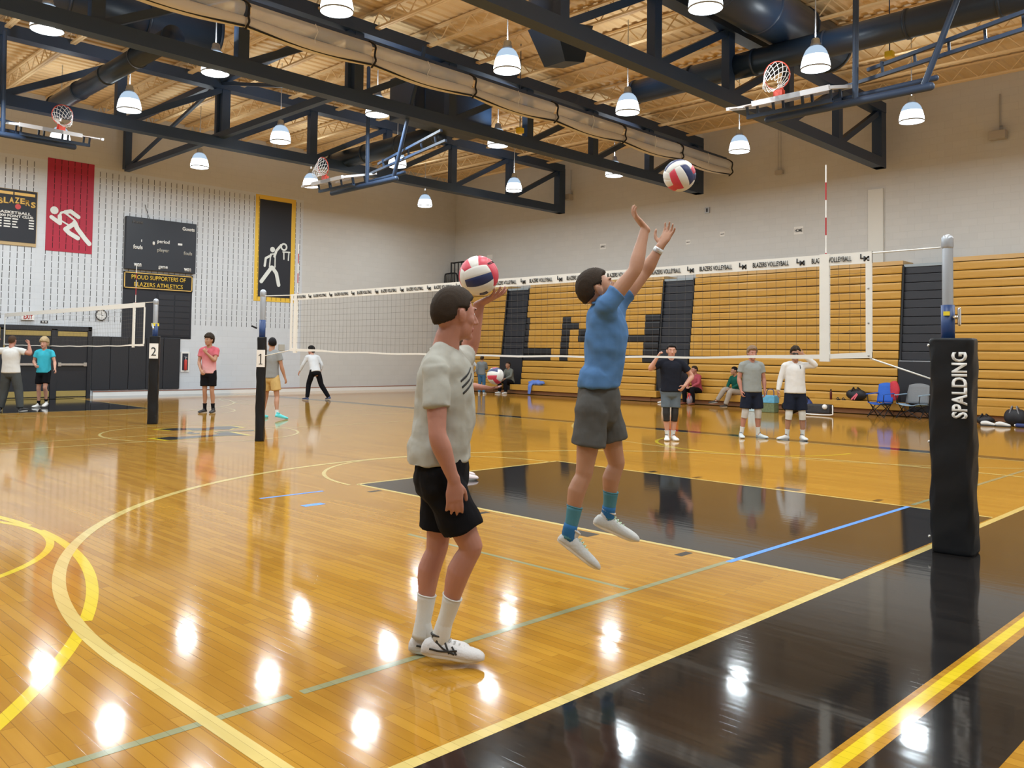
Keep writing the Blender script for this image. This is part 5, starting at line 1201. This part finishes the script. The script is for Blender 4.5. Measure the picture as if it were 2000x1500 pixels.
oB = dict(hair=hair_b, hairstyle='short', skin='tan', top='tee', topm=cloth('blue tee', (.082, .185, .38)), loose=.010, hem=-.085, sleeve=.42, bottom='shorts', botm=cloth('charcoal grey shorts', (.085, .085, .082)), shortlen=.58, flare=.98, build=.96, air=True,
          sockm=teal, sockh=.42, socktop=mat('bright blue sock', (.01, .12, .32), .8), shoem=mat('pale grey knit shoe', (.52, .54, .54), .6, bump=.2, bscale=60), shoea=mat('pale shoe collar', (.58, .58, .56), .6), laces=mat('mint yellow laces', (.45, .60, .42), .7), solem=sole_m, high=.012,
          handR=dict(d=-CR*.62+V((0, 0, .75))+CF*.1, n=V((0, 0, .7))+CR*.7, curl=.35, spread=.6), handL=dict(d=CR*.42+V((0, 0, .75)), n=-CR*.6-CF*.55+V((0, 0, .25)), curl=.18, spread=.5, thumb=1.2), fold=.034, sleever=.060, headk=1.02)
hfB = (CR*.88+V((0, 0, .40))+CF*.08).normalized()
bB, sB = person('man in blue t-shirt and grey shorts jumping with both arms up', JB, FB, hfB, 1.02, oB, vox=.0065, near=True, HU=V((0, 0, 1))-CR*.35)
wv = (V(JB['wrL'])-V(JB['elL'])).normalized(); wp = V(JB['wrL'])-wv*.03; t_, a_, b_ = frame(wv)
g = G(); g.tube([wp-wv*.016, wp+wv*.016], [.033, .032], 20, round_=False); wt = g.build('watch_strap', mat('pale watch strap', (.60, .64, .66), .4), bB, True)
g = G(); n_w = (-CF*.85-CR*.35); n_w = (n_w-wv*n_w.dot(wv)).normalized(); g.ell(wp+n_w*.032, (.015, .006, .017), (wv.cross(n_w), n_w, wv)); q = g.build('watch_case', mat('silver watch', (.6, .62, .65), .25, .6), bB); q.parent = wt
fB = V(JB['heelR']); 
ball((-1.176, .594, 2.812), .109, 'volleyball in the air above the raised hands of the jumping man', (1.2, .5, 2.2))

# ---- background players
def far(label, px_root, f, s, o, look=None, vox=.012, hd=None, **over):
    J, ff, rr = stand(px_root, f, s, **over)
    for q in 'RL':
        if 'hand'+q in o: h_ = dict(o['hand'+q]); h_['d'] = dirv(ff, rr, h_['d']); h_['n'] = dirv(ff, rr, h_['n']) if 'n' in h_ else rr; o['hand'+q] = h_
    return person(label, J, o.get('F', ff), V(look).normalized() if look is not None else ff, s, o, vox)
shw = mat('white shoe leather', (.66, .66, .64), .5); shk = mat('black shoe fabric', (.02, .02, .022), .6); 
# holder of the low ball, mostly behind the server
C3 = V((1.30, 5.40, 0))
far('person in pale grey t-shirt half hidden behind the nearest man, holding a ball low', C3, CR+CF*.15, 1.02, dict(hair=hair_m, hairstyle='short', skin='rosy', top='tee', topm=cloth('pale grey tee', (.52, .53, .54)), bottom='shorts', botm=cloth('grey white patterned shorts', (.45, .45, .45), .4), sockm=sockw, sockh=.2, shoem=mat('white pink shoe', (.7, .6, .6), .5), shortlen=.9,
    handR=dict(d=(-.05, 1, .05), n=(0, 0, 1), curl=.3)), elR=(.235, .06, 1.16), wrR=(.20, .335, 1.13), toeR=(.15, .22, 0))
ball(C3+V((0, 0, 1.31))+CR*.44-CF*.20, .108, 'low held volleyball beyond the nearest man, in an outstretched palm', (.2, 1.9, .4))
# white shirt, back turned, far left
far('person in white t-shirt and grey trousers with back turned, at the left edge', (.42, 20.9, 0), CF*.9+CR*-.1, 1.045, dict(hair=hair_m, hairstyle='buzz', skin='rosy', top='tee', topm=white_c, bottom='pants', botm=cloth('dark grey sweatpants', (.06, .065, .065)), sockm=black_c, sockh=.1, shoem=shk, build=1.12,
    handR=dict(d=(-.2, .2, 1), n=(-1, .3, 0), curl=1.3), handL=dict(d=(.2, .2, 1), n=(1, .3, 0), curl=1.3)), vox=.013,
    elR=(.42, .02, 1.36), wrR=(.34, .12, 1.60), elL=(-.42, .02, 1.38), wrL=(-.38, .12, 1.62), knR=(.19, .0, .5), anR=(.26, -.05, .09), heelR=(.26, -.1, 0), toeR=(.34, .16, 0), knL=(-.14, .03, .5), anL=(-.2, 0, .09), heelL=(-.2, -.07, 0), toeL=(-.30, .18, 0))
far('boy in turquoise t-shirt and black shorts with fair hair behind the second net', (1.50, 21.9, 0), -CF+CR*.05, 1.015, dict(hair=hair_y, hairstyle='mop', skin='fair', top='tee', topm=cloth('turquoise tee', (.05, .45, .58)), bottom='shorts', botm=black_c, sockm=black_c, sockh=.2, shoem=shw, build=.94,
    handR=dict(d=(-.6, .8, -.1), n=(-1, 0, 0), curl=.8), handL=dict(d=(-.4, .3, -.8), n=(1, 0, 0), curl=.8)), vox=.013,
    elR=(.27, -.02, 1.20), wrR=(.12, .20, 1.08), elL=(-.28, .02, 1.20), wrL=(-.38, .22, 1.02), knR=(.11, .02, .5), knL=(-.10, .12, .52), anL=(-.08, -.02, .15), heelL=(-.08, -.08, .06), toeL=(-.10, .18, .02))
ombre = mat('pink ombre tee', (.60, .16, .18), .85, bump=.3, bscale=7)
nt = ombre.node_tree; tc = nt.nodes.new('ShaderNodeTexCoord'); sx = nt.nodes.new('ShaderNodeSeparateXYZ'); mr = nt.nodes.new('ShaderNodeMapRange'); mx = nt.nodes.new('ShaderNodeMix'); mx.data_type = 'RGBA'
mr.inputs[1].default_value = 1.05; mr.inputs[2].default_value = 1.55; mx.inputs[6].default_value = (.66, .36, .36, 1); mx.inputs[7].default_value = (.52, .10, .13, 1)
nt.links.new(tc.outputs['Object'], sx.inputs[0]); nt.links.new(sx.outputs[2], mr.inputs[0]); nt.links.new(mr.outputs[0], mx.inputs[0]); nt.links.new(mx.outputs[2], nt.nodes['Principled BSDF'].inputs['Base Color'])
far('boy in pink shaded t-shirt and black shorts resting his chin on his hand', (4.15, 17.85, 0), -CF+CR*-.12, 1.10, dict(hair=hair_b, hairstyle='curly', skin='tan', top='tee', topm=ombre, bottom='shorts', botm=black_c, sockm=black_c, sockh=.3, shoem=shk, solem=sole_m, build=.92, flare=1.05,
    handR=dict(d=(-.5, .3, -.6), n=(0, -1, 0), curl=.7), handL=dict(d=(.5, .1, .8), n=(.3, -1, 0), curl=1.2)), look=-CF-CR*.45, vox=.013,
    elR=(.22, .04, 1.16), wrR=(.10, .20, .98), elL=(-.20, .12, 1.20), wrL=(-.02, .20, 1.38), knR=(.07, .03, .5), anR=(.07, 0, .09), heelR=(.07, -.06, 0), toeR=(.10, .2, 0), anL=(-.13, 0, .09), heelL=(-.13, -.06, 0), toeL=(-.17, .2, 0))
khaki = cloth('tan patterned shorts', (.52, .36, .14), .35)
far('person in grey t-shirt and tan shorts with back turned, just right of post 1', (4.40, 15.25, 0), CF+CR*.25, 1.055, dict(hair=hair_k, hairstyle='short', skin='tan', top='tee', topm=cloth('mid grey tee', (.25, .26, .26)), bottom='shorts', botm=khaki, sockm=sockw, sockh=.2, shoem=mat('cyan shoe', (.10, .62, .66), .5), solem=mat('cyan sole', (.2, .6, .62), .5), build=.98, flare=1.08, shortlen=.7), look=CF*.9-CR*.35, vox=.012,
    elR=(.24, .02, 1.17), wrR=(.30, .08, .92), knR=(.16, .0, .50), anR=(.24, -.14, .12), heelR=(.25, -.22, .06), toeR=(.42, -.02, 0), knL=(-.15, .08, .5), anL=(-.20, .05, .09), heelL=(-.20, 0, 0), toeL=(-.22, .27, 0))
o_ = dict(hair=hair_k, hairstyle='medium', skin='fair', top='long', topm=cloth('white long sleeve', (.62, .64, .66)), bottom='pants', botm=black_c, sockm=sockw, sockh=.06, shoem=mat('navy shoe', (.03, .05, .13), .5), solem=sole_m, build=.93)
J, ff, rr = stand((9.75, 21.6, 0), -CR*.6+CF*.8, 1.03, pelvis=(0, -.12, .92), nb=(0, .12, 1.42), head=(0, .20, 1.57), shR=(.18, .08, 1.37), shL=(-.18, .10, 1.37), elR=(.28, -.02, 1.12), wrR=(.27, .02, .95), elL=(-.30, .16, 1.12), wrL=(-.36, .26, .90), hipR=(.09, -.12, .90), hipL=(-.09, -.12, .90), knR=(.22, -.14, .48), anR=(.40, -.30, .10), heelR=(.42, -.38, .03), toeR=(.42, -.10, 0), knL=(-.14, .04, .49), anL=(-.20, .0, .09), heelL=(-.2, -.06, 0), toeL=(-.24, .22, 0))
person('person in white long sleeves leaning forward near the far wall', J, ff, -CR*.8+CF*.45, 1.03, o_, .013)
# three players by the bleachers
far('man in black t-shirt with black knee pads and one fist raised', (7.85, 6.55, 0), -CF-CR*.06, 1.015, dict(hair=hair_k, hairstyle='short', skin='fair', top='tee', topm=cloth('black tee', (.012, .014, .022)), bottom='shorts', botm=cloth('slate grey shorts', (.11, .14, .17)), sockm=sockw, sockh=.22, shoem=shw, shoea=shk, padm=mat('black knee pad', (.012, .012, .014), .7), padlong=True, build=1.08, flare=.84, sleeve=.6,
    handR=dict(d=(-.4, .2, .9), n=(-1, .2, 0), curl=1.3), handL=dict(d=(.6, .3, -.7), n=(.6, -.4, 0), curl=.6)), vox=.0105,
    elR=(.40, .06, 1.32), wrR=(.27, .16, 1.56), elL=(-.40, -.03, 1.20), wrL=(-.23, .11, 1.02), knR=(.085, .02, .5), anR=(.06, -.02, .09), heelR=(.06, -.07, 0), toeR=(.10, .21, 0), knL=(-.075, .0, .5), anL=(-.05, -.06, .09), heelL=(-.05, -.10, 0), toeL=(-.09, .17, 0))
greyt = cloth('grey green tee', (.26, .28, .27))
bJ, sJ = far('man in grey t-shirt and black shorts with white knee pads, arms hanging', (9.65, 5.85, 0), -CF+CR*.03, 1.0, dict(hair=hair_r, hairstyle='medium', skin='rosy', top='tee', topm=greyt, bottom='shorts', botm=cloth('navy black shorts', (.012, .016, .03)), sockm=sockw, sockh=.30, shoem=mat('white teal shoe', (.55, .62, .64), .5), shoea=mat('navy shoe accent', (.03, .07, .12), .5), padm=mat('grey white knee pad', (.48, .46, .43), .8), shortlen=.82, flare=1.05, loose=.036,
    handR=dict(d=(-.1, .3, -1), n=(-1, 0, 0), curl=.7), handL=dict(d=(.1, .3, -1), n=(1, 0, 0), curl=.7)), vox=.0105, knR=(.14, .03, .5), anR=(.20, -.01, .09), heelR=(.2, -.06, 0), toeR=(.25, .21, 0), knL=(-.12, .03, .5), anL=(-.13, -.01, .09), heelL=(-.13, -.06, 0), toeL=(-.24, .20, 0), elR=(.25, -.02, 1.17), wrR=(.23, .06, .93), elL=(-.25, -.02, 1.17), wrL=(-.24, .06, .93))
g = G(); c_ = V((9.65, 5.85, 0))-CF*.30+CR*-.08
bK, sK = far('man in white long sleeve shirt and black shorts with one hand at his forehead', (10.0, 5.12, 0), -CF+CR*-.12, 1.0, dict(hair=hair_b, hairstyle='medium', skin='brown', top='long', topm=cloth('white crew shirt', (.66, .66, .65)), bottom='shorts', botm=cloth('navy black shorts', (.012, .016, .03)), sockm=sockw, sockh=.26, shoem=shw, shoea=shk, padm=mat('white knee pad', (.60, .60, .56), .8), shortlen=.82, flare=1.05, loose=.04, glasses=True,
    handR=dict(d=(0, .2, -1), n=(-1, 0, 0), curl=.6), handL=dict(d=(.9, .1, .35), n=(0, -1, .2), curl=.5)), vox=.0105, look=-CF+CR*-.25,
    elR=(.27, -.02, 1.18), wrR=(.33, .03, .94), elL=(-.36, .10, 1.46), wrL=(-.13, .14, 1.66), knR=(.12, .03, .5), anR=(.15, -.01, .09), heelR=(.12, -.03, 0), toeR=(.34, .12, 0), knL=(-.13, .03, .5), anL=(-.15, -.01, .09), heelL=(-.13, -.06, 0), toeL=(-.16, .22, 0))
p_ = V((10.0, 5.12, 1.42))+CR*.06
decal(sK, [p_+V((0, 0, .03)), p_+V((0, 0, -.03))], CF, .022, ink, 'chest_logo')
# sitting people on the front bench (seat height .385)
def sit(label, root, f, s, o, look=None, **over):
    L = dict(pelvis=(0, 0, .49), nb=(0, .10, 1.00), head=(0, .16, 1.16), shR=(.17, .09, .95), shL=(-.17, .09, .95), elR=(.21, .20, .72), elL=(-.21, .20, .72), wrR=(.10, .38, .60), wrL=(-.08, .38, .60),
             hipR=(.09, .02, .47), hipL=(-.09, .02, .47), knR=(.16, .46, .50), knL=(-.16, .46, .50), anR=(.17, .44, .09), anL=(-.17, .44, .09), heelR=(.17, .39, 0), heelL=(-.17, .39, 0), toeR=(.2, .66, 0), toeL=(-.2, .66, 0))
    L.update(over); return far(label, root, f, s, o, look, .013, **L)
nf = V((-1, 0, 0))
maroon = cloth('faded red sweatshirt', (.36, .07, .09)); dkgreen = cloth('dark green sweatshirt', (.01, .085, .06)); beige_p = cloth('beige trousers', (.36, .31, .26))
sit('seated person in faded red sweatshirt and black trousers on the front bench', (19.38, 13.05, 0), nf+V((0, .12, 0)), 1.0, dict(hair=hair_b, hairstyle='short', skin='rosy', top='long', topname='hoodie', topm=maroon, bottom='pants', botm=black_c, shoem=mat('brown red shoe', (.22, .07, .04), .6), solem=mat('dark sole', (.1, .05, .03), .6), handR=dict(d=(-.5, .8, -.2), n=(0, 0, -1)), handL=dict(d=(.5, .8, -.2), n=(0, 0, -1))), look=nf+V((0, .5, 0)))
sit('seated person in dark green sweatshirt and beige trousers with one leg crossed', (19.38, 11.55, 0), nf+V((0, .25, 0)), 1.0, dict(hair=hair_k, hairstyle='short', skin='tan', top='long', topname='hoodie', topm=dkgreen, bottom='pants', botm=beige_p, shoem=mat('dark shoe', (.05, .04, .035), .6), handR=dict(d=(-.5, .8, -.2), n=(0, 0, -1)), handL=dict(d=(.5, .8, -.2), n=(0, 0, -1))), look=nf+V((0, .8, 0)),
    knR=(.10, .48, .56), anR=(.28, .62, .22), heelR=(.30, .60, .12), toeR=(.42, .80, .10), knL=(-.12, .46, .50), anL=(-.02, .56, .10), heelL=(-.02, .5, 0), toeL=(0, .78, 0))
sit('seated person in red top and white socks mostly hidden behind the man in black', (19.38, 13.95, 0), nf+V((0, .0, 0)), 1.0, dict(hair=hair_b, hairstyle='short', skin='fair', top='long', topm=cloth('bright red top', (.50, .02, .04)), bottom='shorts', botm=black_c, sockm=sockw, sockh=.8, shoem=shw))
t = bag((18.80, 12.98, 0), (.09, .10, .17), mat('red grey backpack', (.24, .20, .22), .6, var=.4, vscale=9), 'red and grey backpack on the floor between the feet of the person in faded red', mat('red strap', (.5, .05, .05), .6), seed=13)
sit('seated person in grey top beside the low held ball', (19.35, 21.75, 0), nf, 1.0, dict(hair=hair_b, hairstyle='short', skin='tan', top='long', topm=cloth('grey top', (.16, .17, .15)), bottom='pants', botm=black_c, shoem=shw))
# standing pair behind
far('person in white top and pale hat with back turned, far behind the low held ball', (18.0, 22.75, 0), CF-CR*.2, .86, dict(hair=hair_k, hairstyle='cap', capm=mat('cream hat', (.62, .58, .48), .7), skin='brown', top='long', topm=white_c, bottom='pants', botm=black_c, shoem=shw, build=1.05), vox=.014, elR=(.36, -.04, 1.20), wrR=(.24, .04, 1.0), elL=(-.36, -.04, 1.20), wrL=(-.22, .04, 1.0))
far('person in grey top and blue jeans beside the one in the pale hat', (17.9, 21.95, 0), CF+CR*.3, .85, dict(hair=hair_b, hairstyle='bun', skin='tan', top='long', topm=cloth('grey blue top', (.18, .20, .21)), bottom='pants', botm=cloth('blue jeans', (.05, .13, .24)), shoem=shw, build=.95), vox=.014, elR=(.22, .10, 1.20), wrR=(.08, .22, 1.15))
